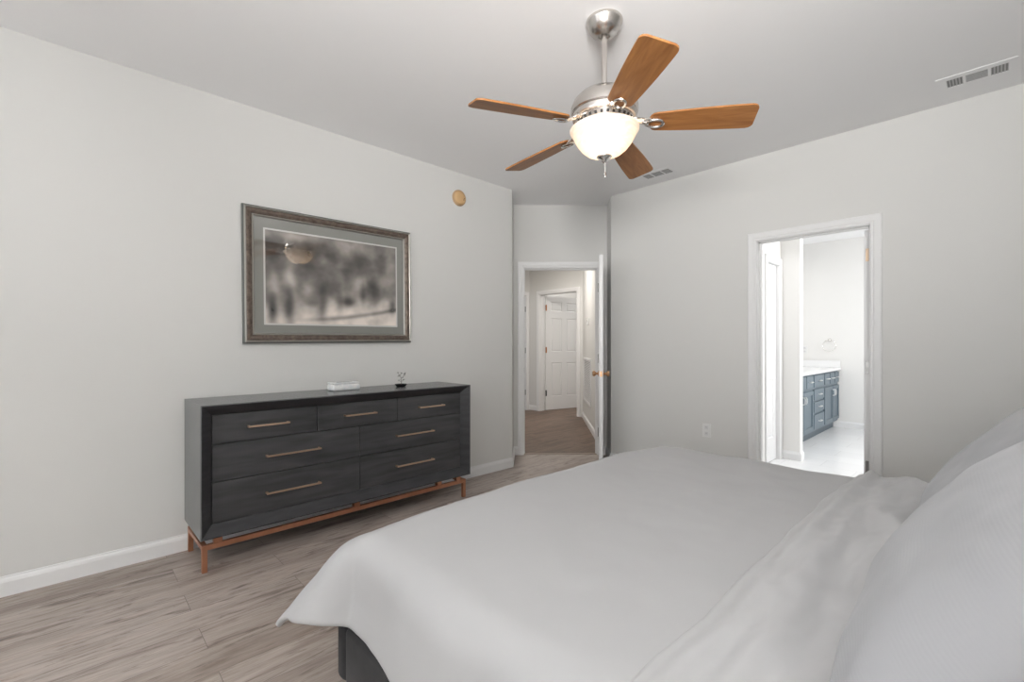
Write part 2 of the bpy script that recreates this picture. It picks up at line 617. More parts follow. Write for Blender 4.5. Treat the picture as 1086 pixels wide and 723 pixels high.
def knob_set(parent, x, z, t, mat):
    bm = bmesh.new()
    prof = [(0.0, -0.006), (0.030, -0.006), (0.031, 0.002), (0.026, 0.007), (0.012, 0.010), (0.011, 0.026), (0.020, 0.032), (0.0275, 0.043), (0.0275, 0.052), (0.020, 0.060), (0.0, 0.063)]
    lathe(bm, prof, 24, Matrix.Translation((x, t, z)) @ Matrix.Rotation(-PI / 2, 4, 'X'))
    k = mk('door_knob', bm, mat, parent, smooth=True)
    bm = bmesh.new()
    lathe(bm, prof, 24, Matrix.Translation((x, 0, z)) @ Matrix.Rotation(PI / 2, 4, 'X'))
    mk('door_knob', bm, mat, parent, smooth=True)
    return k


def hinge(parent, x, y, z, mat, w=0.022, along='x', t=0.003):
    bm = bmesh.new()
    if along == 'x':
        box(bm, x - w / 2, x + w / 2, y - t, y, z - 0.045, z + 0.045, 0.001)
        tube(bm, [(x + w / 2, y - t - 0.002, z - 0.048), (x + w / 2, y - t - 0.002, z + 0.048)], 0.006, 10)
    else:
        box(bm, x, x + t, y - w / 2, y + w / 2, z - 0.045, z + 0.045, 0.001)
        tube(bm, [(x + t + 0.002, y - w / 2, z - 0.048), (x + t + 0.002, y - w / 2, z + 0.048)], 0.006, 10)
    return mk('hinge', bm, mat, parent)


# door 1: from the bedroom to the hallway, leaf swung towards the room
d1 = doorway('door_1', D1_O, YAW, D1_W, DH)
bm = panel_leaf(0.80, 2.03)
lf = mk('door_leaf', bm, M['trim'], d1, loc=(0.797 + 0.018, -0.022, 0.009), rot=(0, 0, R(-100.4)))
knob_set(lf, 0.735, 0.93, 0.036, M['brass'])
bm = bmesh.new(); box(bm, 0.7995, 0.8015, 0.008, 0.028, 0.905, 0.955, 0.0005)
mk('latch_plate', bm, M['brass'], lf)
for z in (0.25, 1.05, 1.82):
    hinge(lf, 0.012, 0.0, z, M['greyhinge'])
bm = bmesh.new(); box(bm, 0.0005, 0.003, 0.012, 0.04, 0.90, 0.96, 0.001)
mk('strike_plate', bm, M['greyhinge'], d1)

# door 2: into the bathroom, leaf swung away
d2 = doorway('door_2', (D2_X, corner_r.y, 0), 0, D2_W, DH, stop_y=0.045)
bm = panel_leaf(0.70, 2.025)
lf = mk('door_leaf', bm, M['trim'], d2, loc=(2.686 - D2_X, 0.121, 0.012), rot=(0, 0, R(90)))
knob_set(lf, 0.64, 0.93, 0.036, M['steel'])
for z, mt in ((1.845, 'palebrass'), (1.035, 'greyhinge'), (0.315, 'greyhinge')):
    bm = bmesh.new(); box(bm, -0.0025, 0.0, 0.004, 0.026, z - 0.046, z + 0.046, 0.0008)
    tube(bm, [(-0.004, 0.001, z - 0.05), (-0.004, 0.001, z + 0.05)], 0.005, 10)
    h_ = mk('hinge', bm, M[mt], lf)

# door 3: at the far end of the hallway, ajar into a dim room
d3 = doorway('door_3', (D3_X, HB_Y, 0), 0, D3_W, D3_H, stop_y=0.03)
bm = panel_leaf(0.82, 2.085)
lf = mk('door_leaf', bm, M['trim'], d3, loc=(0.024, 0.135, 0.01), rot=(0, 0, R(76)))
knob_set(lf, 0.75, 0.93, 0.036, M['brass'])
for z, mt in ((1.87, 'copperhinge'), (1.10, 'copperhinge'), (0.31, 'dark')):
    bm = bmesh.new()
    box(bm, 0.000, 0.008, -0.022, 0.03, z - 0.05, z + 0.05, 0.001)
    tube(bm, [(-0.004, -0.012, z - 0.055), (-0.004, -0.012, z + 0.055)], 0.009, 10)
    mk('hinge', bm, M[mt], lf)

# door 4: doorway on the hall's left side; its leaf stands open in the side room
d4 = doorway('door_4', (HB_X0, D4_O, 0), R(90), 0.78, DH + 0.06, stop_y=0.045)
bm = panel_leaf(0.76, 2.07)
lf = mk('door_leaf', bm, M['trim'], d4, loc=(0.778, 0.13, 0.01), rot=(0, 0, R(88)))
for z in (1.86, 1.10, 0.33):
    bm = bmesh.new(); box(bm, 0.774, 0.780, 0.004, 0.040, z - 0.05, z + 0.05, 0.001)
    mk('hinge', bm, M['greyhinge'], d4)

# door 5: narrow closet door inside the bathroom
d5 = doorway('door_5', (CL_X, D5_Y, 0), R(90), D5_W, DH, thick=0.10, stop_y=0.06, back=False)
bm = panel_leaf(D5_W - 0.008, 2.03, cols=1)
lf = mk('door_leaf', bm, M['trim'], d5, loc=(0.004, 0.022, 0.01))


# windows behind the camera, and one added to light the bathroom -------------------------------
pm = bpy.data.materials.new('window_glass'); pm.use_nodes = True
nt = pm.node_tree; nt.nodes.clear()
out = nt.nodes.new('ShaderNodeOutputMaterial'); mx = nt.nodes.new('ShaderNodeMixShader'); mx.inputs[0].default_value = 0.06
tr = nt.nodes.new('ShaderNodeBsdfTransparent'); gl = nt.nodes.new('ShaderNodeBsdfGlossy'); gl.inputs['Roughness'].default_value = 0.02
nt.links.new(tr.outputs[0], mx.inputs[1]); nt.links.new(gl.outputs[0], mx.inputs[2]); nt.links.new(mx.outputs[0], out.inputs[0])
M['pane'] = pm


def window(name, origin, rz, w, z0, z1, depth=0.14):
    root = struct(empty(name, origin, rz))
    bm = bmesh.new()
    f = 0.045
    y0, y1 = 0.05, 0.10
    box(bm, 0, f, y0, y1, z0, z1); box(bm, w - f, w, y0, y1, z0, z1)
    box(bm, f, w - f, y0, y1, z0, z0 + f); box(bm, f, w - f, y0, y1, z1 - f, z1)
    zm = (z0 + z1) / 2
    box(bm, f, w - f, y0, y1, zm - 0.02, zm + 0.02)
    box(bm, w / 2 - 0.02, w / 2 + 0.02, y0, y1, z0 + f, z1 - f)
    mk('frame', bm, M['trim'], root)
    bm = bmesh.new(); box(bm, f, w - f, 0.072, 0.076, z0 + f, z1 - f)
    mk('pane', bm, M['pane'], root)
    bm = bmesh.new(); box(bm, -0.05, w + 0.05, -0.04, 0.05, z0 - 0.025, z0, 0.004)
    mk('sill', bm, M['trim'], root)
    return root


for i, (a, b_) in enumerate(WIN):
    window('window_%d' % (i + 1), (b_, REAR_Y, 0), R(180), b_ - a, 0.72, 2.28)
window('window_3', (BX1, 7.1, 0), R(-90), 1.5, 0.95, 2.25)  # unseen window, put in to light the bathroom


# ------------------------------------------------------------------ bed
BED_X0, BED_Y0, BED_Y1 = 1.815, 0.630, 2.750
BED_X1 = 3.96
ZT = 0.592                                     # nominal top of the cover over the mattress
fab = noise_color(new_mat('charcoal_velvet', (0.06, 0.06, 0.065), 0.8, spec=0.2, **{'Sheen Weight': 0.08}), (0.022, 0.022, 0.024), (0.045, 0.044, 0.046), 9, 4)
leg_m = new_mat('black_wood_leg', (0.02, 0.018, 0.016), 0.45)
bed = empty('bed', ((BED_X0 + BED_X1) / 2, (BED_Y0 + BED_Y1) / 2, 0))
tag(bed, 'king bed with charcoal upholstered frame under the white duvet', 'bed')
ox, oy = bed.location.x, bed.location.y


def bedpart(name, bm, mat, **k):
    bmesh.ops.translate(bm, vec=(-ox, -oy, 0), verts=bm.verts)
    return mk(name, bm, mat, bed, **k)


def rail(x0, x1, y0, y1, z0, z1):
    b = bmesh.new(); box(b, x0, x1, y0, y1, z0, z1, 0.018, 3); return b


bedpart('side_rail', rail(BED_X0 + 0.06, BED_X1, BED_Y0, BED_Y0 + 0.06, 0.13, 0.315), fab, auto=40)
bedpart('side_rail', rail(BED_X0 + 0.06, BED_X1, BED_Y1 - 0.06, BED_Y1, 0.13, 0.315), fab, auto=40)
bedpart('footboard', rail(BED_X0, BED_X0 + 0.06, BED_Y0, BED_Y1, 0.13, 0.315), fab, auto=40)
bedpart('headboard', rail(BED_X1, BED_X1 + 0.09, BED_Y0, BED_Y1, 0.13, 1.22), fab, auto=40)
bm = bmesh.new()
for k in range(10):
    x = BED_X0 + 0.12 + k * 0.21
    box(bm, x, x + 0.09, BED_Y0 + 0.055, BED_Y1 - 0.055, 0.24, 0.265)
bedpart('slat_base', bm, leg_m)
for (x, y) in ((BED_X0 + 0.03, BED_Y0 + 0.03), (BED_X0 + 0.03, BED_Y1 - 0.09), (BED_X1 - 0.05, BED_Y0 + 0.03), (BED_X1 - 0.05, BED_Y1 - 0.09)):
    b = bmesh.new(); prism(b, [(x, y), (x + 0.06, y), (x + 0.06, y + 0.06), (x, y + 0.06)], 0, 0.14, 0.004)
    bedpart('leg', b, leg_m)

bm = bmesh.new(); box(bm, BED_X0 + 0.07, BED_X1 - 0.01, BED_Y0 + 0.075, BED_Y1 - 0.075, 0.27, 0.535, 0.05, 4)
mt = mk('mattress', bm, new_mat('mattress_ticking', (0.75, 0.75, 0.75), 0.9), auto=50)
tag(mt, 'thick white mattress lying in the bed frame under the duvet', 'mattress')

linen = new_mat('white_duvet_cotton', (0.44, 0.44, 0.445), 0.9, spec=0.12, **{'Sheen Weight': 0.12})
add_bump(linen, 700, 0.06, 0.001)
sateen = new_mat('white_sheet_sateen', (0.46, 0.46, 0.465), 0.75, spec=0.2, **{'Sheen Weight': 0.15})
add_bump(sateen, 600, 0.05, 0.001)
stripe = new_mat('pillow_sateen', (0.375, 0.38, 0.395), 0.72, spec=0.2, **{'Sheen Weight': 0.15})
nt, n_, l_, b_p = nodes_of(stripe)
tc_ = n_.new('ShaderNodeTexCoord'); wv = n_.new('ShaderNodeTexWave')
wv.inputs['Scale'].default_value = 45; wv.inputs['Distortion'].default_value = 1.2; wv.inputs['Detail'].default_value = 2
wv.bands_direction = 'Y'
bp_ = n_.new('ShaderNodeBump'); bp_.inputs['Strength'].default_value = 0.10; bp_.inputs['Distance'].default_value = 0.001
l_.new(tc_.outputs['Object'], wv.inputs['Vector']); l_.new(wv.outputs['Fac'], bp_.inputs['Height']); l_.new(bp_.outputs['Normal'], b_p.inputs['Normal'])


def fbm(x, y, z=0.0, o=4):
    return noise.fractal(Vector((x, y, z)), 1.0, 2.0, o)


# duvet: a flat cloth laid over the mattress, falling over foot and both sides
DX0 = BED_X0 + 0.085        # where the fall begins (foot)
DY0, DY1 = BED_Y0 + 0.125, BED_Y1 - 0.125
DXE = 2.93                 # far end hidden under the folded sheet


def drape(r, hang):
    """(outward, drop) after r metres of cloth past the edge, rounded shoulder then a slightly flared fall"""
    rad = 0.115
    arc = rad * 1.38
    if r < arc:
        a = r / rad
        return rad * math.sin(a), rad * (1 - math.cos(a))
    a = 1.38
    q = r - arc
    o = rad * math.sin(a) + q * math.cos(a) * 0.85
    d = rad * (1 - math.cos(a)) + q * math.sin(a)
    return o, d


def duvet_point(u, v):
    cx, cy = max(u, DX0), min(max(v, DY0), DY1)
    ex, ey = u - cx, v - cy
    p = 3.2
    r = (abs(ex) ** p + abs(ey) ** p) ** (1 / p)
    # soft crown and wrinkles on top
    t = (cy - DY0) / (DY1 - DY0)
    z = ZT + 0.020 * (1 - (2 * t - 1) ** 4)
    z += 0.010 * fbm(u * 1.3, v * 1.3, 3.1) + 0.004 * fbm(u * 4.0 + 3, v * 4.0, 1.7)
    # a few soft creases fanning from the far side
    z += 0.006 * math.exp(-((v - 2.45) / 0.25) ** 2) * math.sin(u * 17 + v * 9 + 2 * fbm(u, v))
    if r < 1e-6:
        return Vector((u, v, z))
    L = math.hypot(ex, ey)
    dx, dy = ex / L, ey / L
    o, d = drape(r, 0)
    corner = 2 * abs(dx * dy)
    along = v if abs(dx) > abs(dy) else u
    fade = min(1.0, r / 0.25)
    wav = 0.016 * math.sin(along * 8.5 + 0.7) + 0.022 * fbm(along * 2.2, r * 1.0, 9.0, 3)
    o += fade * wav * (1 - corner)
    # corner kicks outward into a pointed ear
    o += corner ** 1.2 * 0.20 * max(0.0, (r - 0.05) / 0.36)
    d *= 1 - 0.13 * corner
    o += 0.012 * fade * corner * math.sin(math.atan2(dy, dx) * 9)
    z += 0.006 * fbm(u * 9, v * 9, 5.0, 2) * fade
    return Vector((cx + dx * o, cy + dy * o, z - d))


bm = bmesh.new()
HF, HS = 0.40, 0.345
us = []
x = DX0 - HF
while x < DXE:
    us.append(x); x += 0.018
us.append(DXE)
vs2 = []
y = DY0 - HS
while y < DY1 + HS:
    vs2.append(y); y += 0.018
vs2.append(DY1 + HS)
G = [[bm.verts.new(duvet_point(u, v)) for v in vs2] for u in us]
for i in range(len(us) - 1):
    for j in range(len(vs2) - 1):
        bm.faces.new((G[i][j], G[i + 1][j], G[i + 1][j + 1], G[i][j + 1]))
duv = mk('duvet', bm, linen, smooth=True)
for p_ in duv.data.polygons:
    pass
sm = duv.modifiers.new('thickness', 'SOLIDIFY'); sm.thickness = 0.022; sm.offset = -1.0
ss = duv.modifiers.new('smooth', 'SUBSURF'); ss.levels = 1; ss.render_levels = 1
tag(duv, 'plain white duvet spread over the king bed and hanging past its foot', 'duvet')

# folded top sheet band below the pillows
FX0, FX1 = 2.865, 3.24


def sheet_point(u, v):
    """u = distance from the fold (0..), v = across"""
    cy = min(max(v, DY0), DY1)
    ey = v - cy
    x = FX0 + u + 0.018 * fbm(v * 2.2, 4.0, 0.0, 3)
    t = (cy - DY0) / (DY1 - DY0)
    z = ZT + 0.020 * (1 - (2 * t - 1) ** 4) + 0.010 * fbm(x * 1.3, v * 1.3, 3.1)
    hump = 0.022 * (1 - math.exp(-u / 0.015)) + 0.016 * math.exp(-((u - 0.045 - 0.012 * fbm(v * 3, 1.0)) / 0.022) ** 2) + 0.010 * math.exp(-((u - 0.11 - 0.03 * fbm(v * 2, 5.0)) / 0.02) ** 2)
    w = 0.0
    # long wrinkles running across the bed, slightly slanted
    ph = (u * 1.0 + 0.10 * v + 0.05 * fbm(v * 2.0, u * 3, 2.0)) * 34
    w += 0.015 * math.sin(ph + 2.0 * fbm(v * 1.4, 8.0)) * (0.5 + 0.7 * fbm(v * 1.8, u * 2, 6.0)) * (1 - math.exp(-u / 0.05))
    w += 0.020 * fbm(u * 13, v * 3.0, 12.0, 4) * (1 - math.exp(-u / 0.05))
    z += hump + w
    if abs(ey) < 1e-6:
        return Vector((x, v, z))
    s = 1 if ey > 0 else -1
    o, d = drape(abs(ey), 0)
    return Vector((x, cy + s * (o + 0.020), z - d))


bm = bmesh.new()
us = [-0.004 + 0.014 * i for i in range(int((FX1 - FX0) / 0.014) + 1)]
us = [max(0, u) for u in us]
vs3 = [y for y in vs2 if DY0 - 0.26 <= y <= DY1 + 0.26]
G = []
# rolled front edge: two extra rows that tuck under
rows = []
for dx, dz in ((0.012, -0.030), (-0.004, -0.026), (-0.012, -0.012), (-0.008, 0.004)):
    row = []
    for v in vs3:
        p = sheet_point(0.0, v)
        row.append(bm.verts.new((p.x + dx, p.y, p.z + dz + 0.012)))
    rows.append(row)
for u in us[1:]:
    rows.append([bm.verts.new(sheet_point(u, v)) for v in vs3])
for a, b_ in zip(rows[:-1], rows[1:]):
    for j in range(len(vs3) - 1):
        bm.faces.new((a[j], b_[j], b_[j + 1], a[j + 1]))
sh = mk('top_sheet', bm, sateen, smooth=True)
sm = sh.modifiers.new('thickness', 'SOLIDIFY'); sm.thickness = 0.006; sm.offset = -1.0
ss = sh.modifiers.new('smooth', 'SUBSURF'); ss.levels = 1; ss.render_levels = 1
tag(sh, 'wrinkled white sheet folded back in a band across the bed before the pillows', 'sheet')


def pillow(name, center, hw, hl, th, lean, yaw, seed, roll=0.0):
    """hw half width (across the bed), hl half length up the slope, th half thickness"""
    bm = bmesh.new()
    N = 36
    top, bot = [], []
    for i in range(N + 1):
        u = -1 + 2 * i / N
        rt, rb = [], []
        for j in range(N + 1):
            v = -1 + 2 * j / N
            px = hw * u * (1 - 0.055 * (1 - v * v) * u * u)
            py = hl * v * (1 - 0.055 * (1 - u * u) * v * v)
            h = max(0.0, (1 - abs(u) ** 2.6) * (1 - abs(v) ** 2.6)) ** 0.48
            e = 1 - max(abs(u), abs(v))
            wr = 0.012 * fbm(u * 1.7 + seed, v * 1.7, seed, 4) * min(1, h * 1.5)
            # creases radiating from the corners
            for su, sv in ((-1, -1), (-1, 1), (1, -1), (1, 1)):
                a = math.atan2(v - sv * 1.05, u - su * 1.05)
                dd = math.hypot(u - su, v - sv)
                wr += 0.006 * math.sin(a * 13 + seed) * math.exp(-(dd / 0.7) ** 2) * min(1, h * 2)
            rt.append(bm.verts.new((px, py, th * h + wr)))
            if 0 < i < N and 0 < j < N:
                rb.append(bm.verts.new((px, py, -th * 0.8 * h + wr * 0.3)))
            else:
                rb.append(rt[-1])
        top.append(rt); bot.append(rb)
    for i in range(N):
        for j in range(N):
            bm.faces.new((top[i][j], top[i + 1][j], top[i + 1][j + 1], top[i][j + 1]))
            f = (bot[i][j], bot[i][j + 1], bot[i + 1][j + 1], bot[i + 1][j])
            if len(set(f)) == 4 and len(set(f) - set((top[i][j], top[i + 1][j], top[i + 1][j + 1], top[i][j + 1]))) > 0:
                try:
                    bm.faces.new(f)
                except ValueError:
                    pass
    o = mk(name, bm, stripe, smooth=True)
    # local x -> across the bed (-y world), local y -> up the slope, local z -> facing the foot of the bed
    ex = Vector((0, -1, 0)); ey = Vector((math.cos(lean), 0, math.sin(lean))); ez = ex.cross(ey)
    rot = Matrix((ex, ey, ez)).transposed().to_4x4()
    o.matrix_world = Matrix.Translation(center) @ Matrix.Rotation(yaw, 4, 'Z') @ rot @ Matrix.Rotation(roll, 4, 'Z')
    ss = o.modifiers.new('smooth', 'SUBSURF'); ss.levels = 1; ss.render_levels = 1
    return o


pl = pillow('pillow', (3.345, 1.225, 0.845), 0.46, 0.33, 0.125, R(50), 0, 1.3)
tag(pl, 'white pillow nearest the viewer leaning at the right edge of the bed', 'pillow', 'bed pillows')
pl = pillow('pillow', (3.372, 2.185, 0.815), 0.45, 0.33, 0.125, R(48), 0, 4.7)
tag(pl, 'white pillow behind the nearer one, by the wall beside the bathroom door', 'pillow', 'bed pillows')
pl = pillow('pillow', (3.765, 1.205, 0.915), 0.46, 0.33, 0.12, R(66), 0, 8.1)
tag(pl, 'white pillow against the headboard behind the nearest leaning pillow', 'pillow', 'bed pillows')
pl = pillow('pillow', (3.765, 2.175, 0.915), 0.45, 0.33, 0.12, R(66), 0, 9.4)
tag(pl, 'white pillow against the headboard behind the farther leaning pillow', 'pillow', 'bed pillows')

# ------------------------------------------------------------------ dresser
dr = empty('dresser', (0.0225, 0.485, 0), R(0.6))
tag(dr, 'long charcoal seven drawer dresser on a copper metal base against left wall', 'dresser')
DW, DD, DZ0, DZ1 = 1.80, 0.432, 0.187, 0.893      # width along y, depth along x
blackwood = noise_color(new_mat('charcoal_stained_wood', (0.03, 0.03, 0.033), 0.42, spec=0.5), (0.022, 0.022, 0.025), (0.042, 0.042, 0.046), 3.0, 6, (1, 2, 14), 0.3, 0.7)
sidewood_lit = noise_color(new_mat('veneer_lit', (0.05, 0.05, 0.055), 0.25, spec=0.8), (0.085, 0.087, 0.09), (0.15, 0.152, 0.156), 4.0, 6, (1, 30, 2), 0.3, 0.7)  # wood made lighter: sheen and light on top and sides painted in
drawerwood = noise_color(new_mat('charcoal_drawer_wood', (0.03, 0.03, 0.033), 0.40, spec=0.5), (0.032, 0.033, 0.035), (0.078, 0.078, 0.082), 2.2, 8, (1, 1.2, 11), 0.3, 0.72, 0.4)  # raised above the border tone: light on the drawer fronts painted in
nt, n_, l_, bd = nodes_of(drawerwood)
# saw marks across the grain
tcx = n_.new('ShaderNodeTexCoord'); wv = n_.new('ShaderNodeTexWave'); wv.bands_direction = 'Y'
wv.inputs['Scale'].default_value = 22; wv.inputs['Distortion'].default_value = 1.5; wv.inputs['Detail'].default_value = 3
bpx = n_.new('ShaderNodeBump'); bpx.inputs['Strength'].default_value = 0.12; bpx.inputs['Distance'].default_value = 0.001
l_.new(tcx.outputs['Object'], wv.inputs['Vector']); l_.new(wv.outputs['Fac'], bpx.inputs['Height']); l_.new(bpx.outputs['Normal'], bd.inputs['Normal'])

BW, BR = 0.06, 0.052      # border width and recess
bm = bmesh.new()
# carcass: a box whose open front is set back by the bevelled border
fr = DD - BR
box(bm, 0, fr - 0.020, 0, DW, DZ0, DZ1)
mk('carcass', bm, sidewood_lit, dr)
bm = bmesh.new()


def ring(b, a, c, xa, xc):
    """loft between two rectangles (y0,y1,z0,z1) at depths xa, xc"""
    A = [b.verts.new((xa, y, z)) for y, z in ((a[0], a[2]), (a[1], a[2]), (a[1], a[3]), (a[0], a[3]))]
    C_ = [b.verts.new((xc, y, z)) for y, z in ((c[0], c[2]), (c[1], c[2]), (c[1], c[3]), (c[0], c[3]))]
    for i in range(4):
        b.faces.new((A[i], A[(i + 1) % 4], C_[(i + 1) % 4], C_[i]))


outer = (0, DW, DZ0, DZ1)
lip = (0.006, DW - 0.006, DZ0 + 0.006, DZ1 - 0.006)
inner = (BW, DW - BW, DZ0 + BW, DZ1 - BW)
ring(bm, outer, outer, fr - 0.020, DD)
ring(bm, outer, lip, DD, DD)
ring(bm, lip, inner, DD, fr)
ring(bm, inner, inner, fr, fr - 0.02)
bmesh.ops.remove_doubles(bm, verts=bm.verts, dist=1e-5)
bv = mk('front_border', bm, [blackwood, sidewood_lit], dr, recalc=False)
for p in bv.data.polygons:
    c = p.center
    if c.y < 0.004 or c.z > DZ1 - 0.004 or c.y > DW - 0.004 or c.z < DZ0 + 0.003:
        p.material_index = 1
bmx = bmesh.new(); bmx.from_mesh(bv.data); bmesh.ops.recalc_face_normals(bmx, faces=bmx.faces); bmx.to_mesh(bv.data); bmx.free()

zA, zB, zC, zD = DZ0 + BW, 0.469, 0.673, DZ1 - BW
ya, yb = BW, DW - BW
third = (yb - ya) / 3
half = (yb - ya) / 2
cells = [(ya, ya + third, zC, zD, 0.22), (ya + third, ya + 2 * third, zC, zD, 0.22), (ya + 2 * third, yb, zC, zD, 0.22),
         (ya, ya + half, zB, zC, 0.31), (ya + half, yb, zB, zC, 0.31), (ya, ya + half, zA, zB, 0.31), (ya + half, yb, zA, zB, 0.31)]
for (y0, y1, z0, z1, hl) in cells:
    g = 0.0022
    bm = bmesh.new(); box(bm, fr - 0.018, fr + 0.001, y0 + g, y1 - g, z0 + g, z1 - g, 0.0012, 1)
    d_ = mk('drawer', bm, drawerwood, dr)
    yc, zc = (y0 + y1) / 2, (z0 + z1) / 2
    bm = bmesh.new()
    box(bm, fr + 0.026, fr + 0.036, yc - hl / 2, yc + hl / 2, zc - 0.005, zc + 0.005, 0.0015)
    for s in (-1, 1):
        box(bm, fr, fr + 0.027, yc + s * (hl / 2 - 0.006) - 0.005, yc + s * (hl / 2 - 0.006) + 0.005, zc - 0.005, zc + 0.005)
    mk('pull', bm, M['pull'], d_)
# dark inside behind the gaps
# copper base
bm = bmesh.new()
XA, XB = 0.002, 0.388
t = 0.025
zr0, zr1 = 0.117, 0.144
ly0, ly1 = 0.015, DW - 0.012
box(bm, XB - t, XB, ly0 + t, ly1 - t, zr0, zr1, 0.001)
box(bm, XA, XA + t, ly0 + t, ly1 - t, zr0, zr1, 0.001)
for y in (ly0, ly1 - t):
    box(bm, XA + t, XB - t, y, y + t, zr0, zr1, 0.001)
mk('base_frame', bm, M['copper'], dr)
for (x, y) in ((XB - t, ly0), (XB - t, ly1 - t), (XA, ly0), (XA, ly1 - t)):
    bm = bmesh.new(); box(bm, x, x + t, y, y + t, 0.0, zr1, 0.001)
    mk('leg', bm, M['copper'], dr)
for y in (0.07, 0.86, 1.52, 1.70):
    for xa_, xb_ in ((XB - t - 0.01, XB - 0.004), (XA + 0.004, XA + t)):
        bm = bmesh.new(); box(bm, xa_, xb_, y, y + 0.04, zr1, DZ0)
        mk('spacer_block', bm, M['copper'], dr)

# things on the dresser
kb = empty('keepsake_box', (0.155, 1.385, DZ1 + 0.0005), R(2))
tag(kb, 'small white marbled box lying on the dresser top', 'box')
marble = noise_color(new_mat('white_marbled_card', (0.8, 0.8, 0.8), 0.4), (0.70, 0.73, 0.75), (0.84, 0.84, 0.83), 14, 5, (1, 1, 1), 0.35, 0.6, 1.5)
bm = bmesh.new(); box(bm, -0.055, 0.055, -0.098, 0.098, 0, 0.042, 0.012, 3)
mk('body', bm, marble, kb, auto=50)
bm = bmesh.new(); box(bm, -0.053, 0.050, -0.096, 0.094, 0.044, 0.058, 0.006, 3)
box(bm, -0.045, 0.045, -0.088, 0.088, 0.040, 0.046)
mk('lid', bm, marble, kb, auto=50)
bm = bmesh.new(); box(bm, 0.015, 0.021, -0.06, 0.05, 0.0575, 0.0605, 0.001)
mk('lid_seam', bm, new_mat('grey_seam', (0.35, 0.34, 0.33), 0.6), kb)

bp = empty('potted_sprig', (0.215, 1.80, DZ1 + 0.0005))
tag(bp, 'tiny bare branched plant in a shallow black dish on the dresser', 'plant')
bm = bmesh.new()
lathe(bm, [(0, 0), (0.030, 0), (0.034, 0.003), (0.044, 0.018), (0.046, 0.021), (0.043, 0.021), (0.036, 0.014), (0, 0.013)], 32)
mk('dish', bm, new_mat('black_glazed_dish', (0.012, 0.012, 0.013), 0.25), bp, auto=45)
stemm = new_mat('grey_stem', (0.16, 0.14, 0.12), 0.7)
leafm = noise_color(new_mat('grey_green_leaf', (0.12, 0.13, 0.12), 0.6), (0.06, 0.065, 0.06), (0.22, 0.22, 0.21), 60, 3)
bm = bmesh.new()
tips = []
main = [(0, 0, 0.012), (0.002, 0.004, 0.04), (-0.001, 0.002, 0.062), (0.003, -0.006, 0.085), (0.0, 0.004, 0.105)]
tube(bm, main, [0.0022, 0.002, 0.0017, 0.0013, 0.0009], 6)
for (b0, b1, b2) in (((0.002, 0.004, 0.04), (0.004, 0.014, 0.048), (0.004, 0.021, 0.052)), ((0.002, 0.004, 0.035), (0.0, -0.008, 0.045), (0.002, -0.019, 0.051)),
                     ((-0.001, 0.002, 0.062), (0.004, 0.016, 0.078), (0.006, 0.030, 0.092)), ((0.003, -0.006, 0.085), (0.0, -0.016, 0.09), (0.002, -0.023, 0.106)),
                     ((0.004, 0.016, 0.078), (0.006, 0.026, 0.080), (0.006, 0.034, 0.100)), ((0.002, 0.0, 0.07), (-0.006, -0.010, 0.078), (-0.004, -0.020, 0.083))):
    tube(bm, [b0, b1, b2], [0.0014, 0.0011, 0.0008], 6)
    tips.append(b2)
mk('stem', bm, stemm, bp, smooth=True)
bm = bmesh.new()
rng = random.Random(3)
for tp in tips + [main[-1], (0.001, -0.010, 0.084), (0.002, 0.012, 0.074), (0.0, -0.014, 0.088)]:
    for k in range(5):
        c = Vector(tp) + Vector((rng.uniform(-.006, .006), rng.uniform(-.007, .007), rng.uniform(-.006, .006)))
        d = Vector((rng.uniform(-1, 1), rng.uniform(-1, 1), rng.uniform(-.3, 1))).normalized() * rng.uniform(.005, .009)
        s = d.cross(Vector((0.3, 0.2, 1))).normalized() * 0.003
        nn = d.cross(s).normalized() * 0.0008
        vs_ = [c - d * .5, c + s + nn, c + d * .6, c - s + nn]
        lo = [v - nn * 2 for v in vs_]
        a = [bm.verts.new(v) for v in vs_]; b_ = [bm.verts.new(v) for v in lo]
        bm.faces.new(a); bm.faces.new(b_[::-1])
        for i in range(4):
            bm.faces.new((a[i], b_[i], b_[(i + 1) % 4], a[(i + 1) % 4]))
lv = mk('foliage', bm, leafm, bp)

# ------------------------------------------------------------------ framed picture
PW, PH = 1.212, 0.886
pic = empty('framed_picture', (0.0, 1.397, 1.224))
pic.rotation_euler = (R(0.55), 0, 0)
tag(pic, 'wide framed sepia street photograph hanging on the left wall above the dresser', 'picture')
silver = new_mat('silver_leaf', (0.42, 0.40, 0.37), 0.35, 0.75)
bronze = noise_color(new_mat('brown_mottled_frame', (0.13, 0.09, 0.07), 0.4, 0.3), (0.085, 0.062, 0.05), (0.20, 0.155, 0.125), 45, 6, (1, 1, 1), 0.3, 0.7)
edge = new_mat('grey_green_edge', (0.13, 0.135, 0.125), 0.45, 0.2)


def frame_ring(profile, name, mat, parent):
    """profile = [(inset from outer edge, distance from wall)]"""
    b = bmesh.new()
    loops = []
    for a, x in profile:
        y0, y1, z0, z1 = -PW / 2 + a, PW / 2 - a, a, PH - a
        loops.append([b.verts.new((x, y, z)) for y, z in ((y0, z0), (y1, z0), (y1, z1), (y0, z1))])
    for p, q in zip(loops[:-1], loops[1:]):
        for i in range(4):
            b.faces.new((p[i], p[(i + 1) % 4], q[(i + 1) % 4], q[i]))
    return mk(name, b, mat, parent, recalc=False)


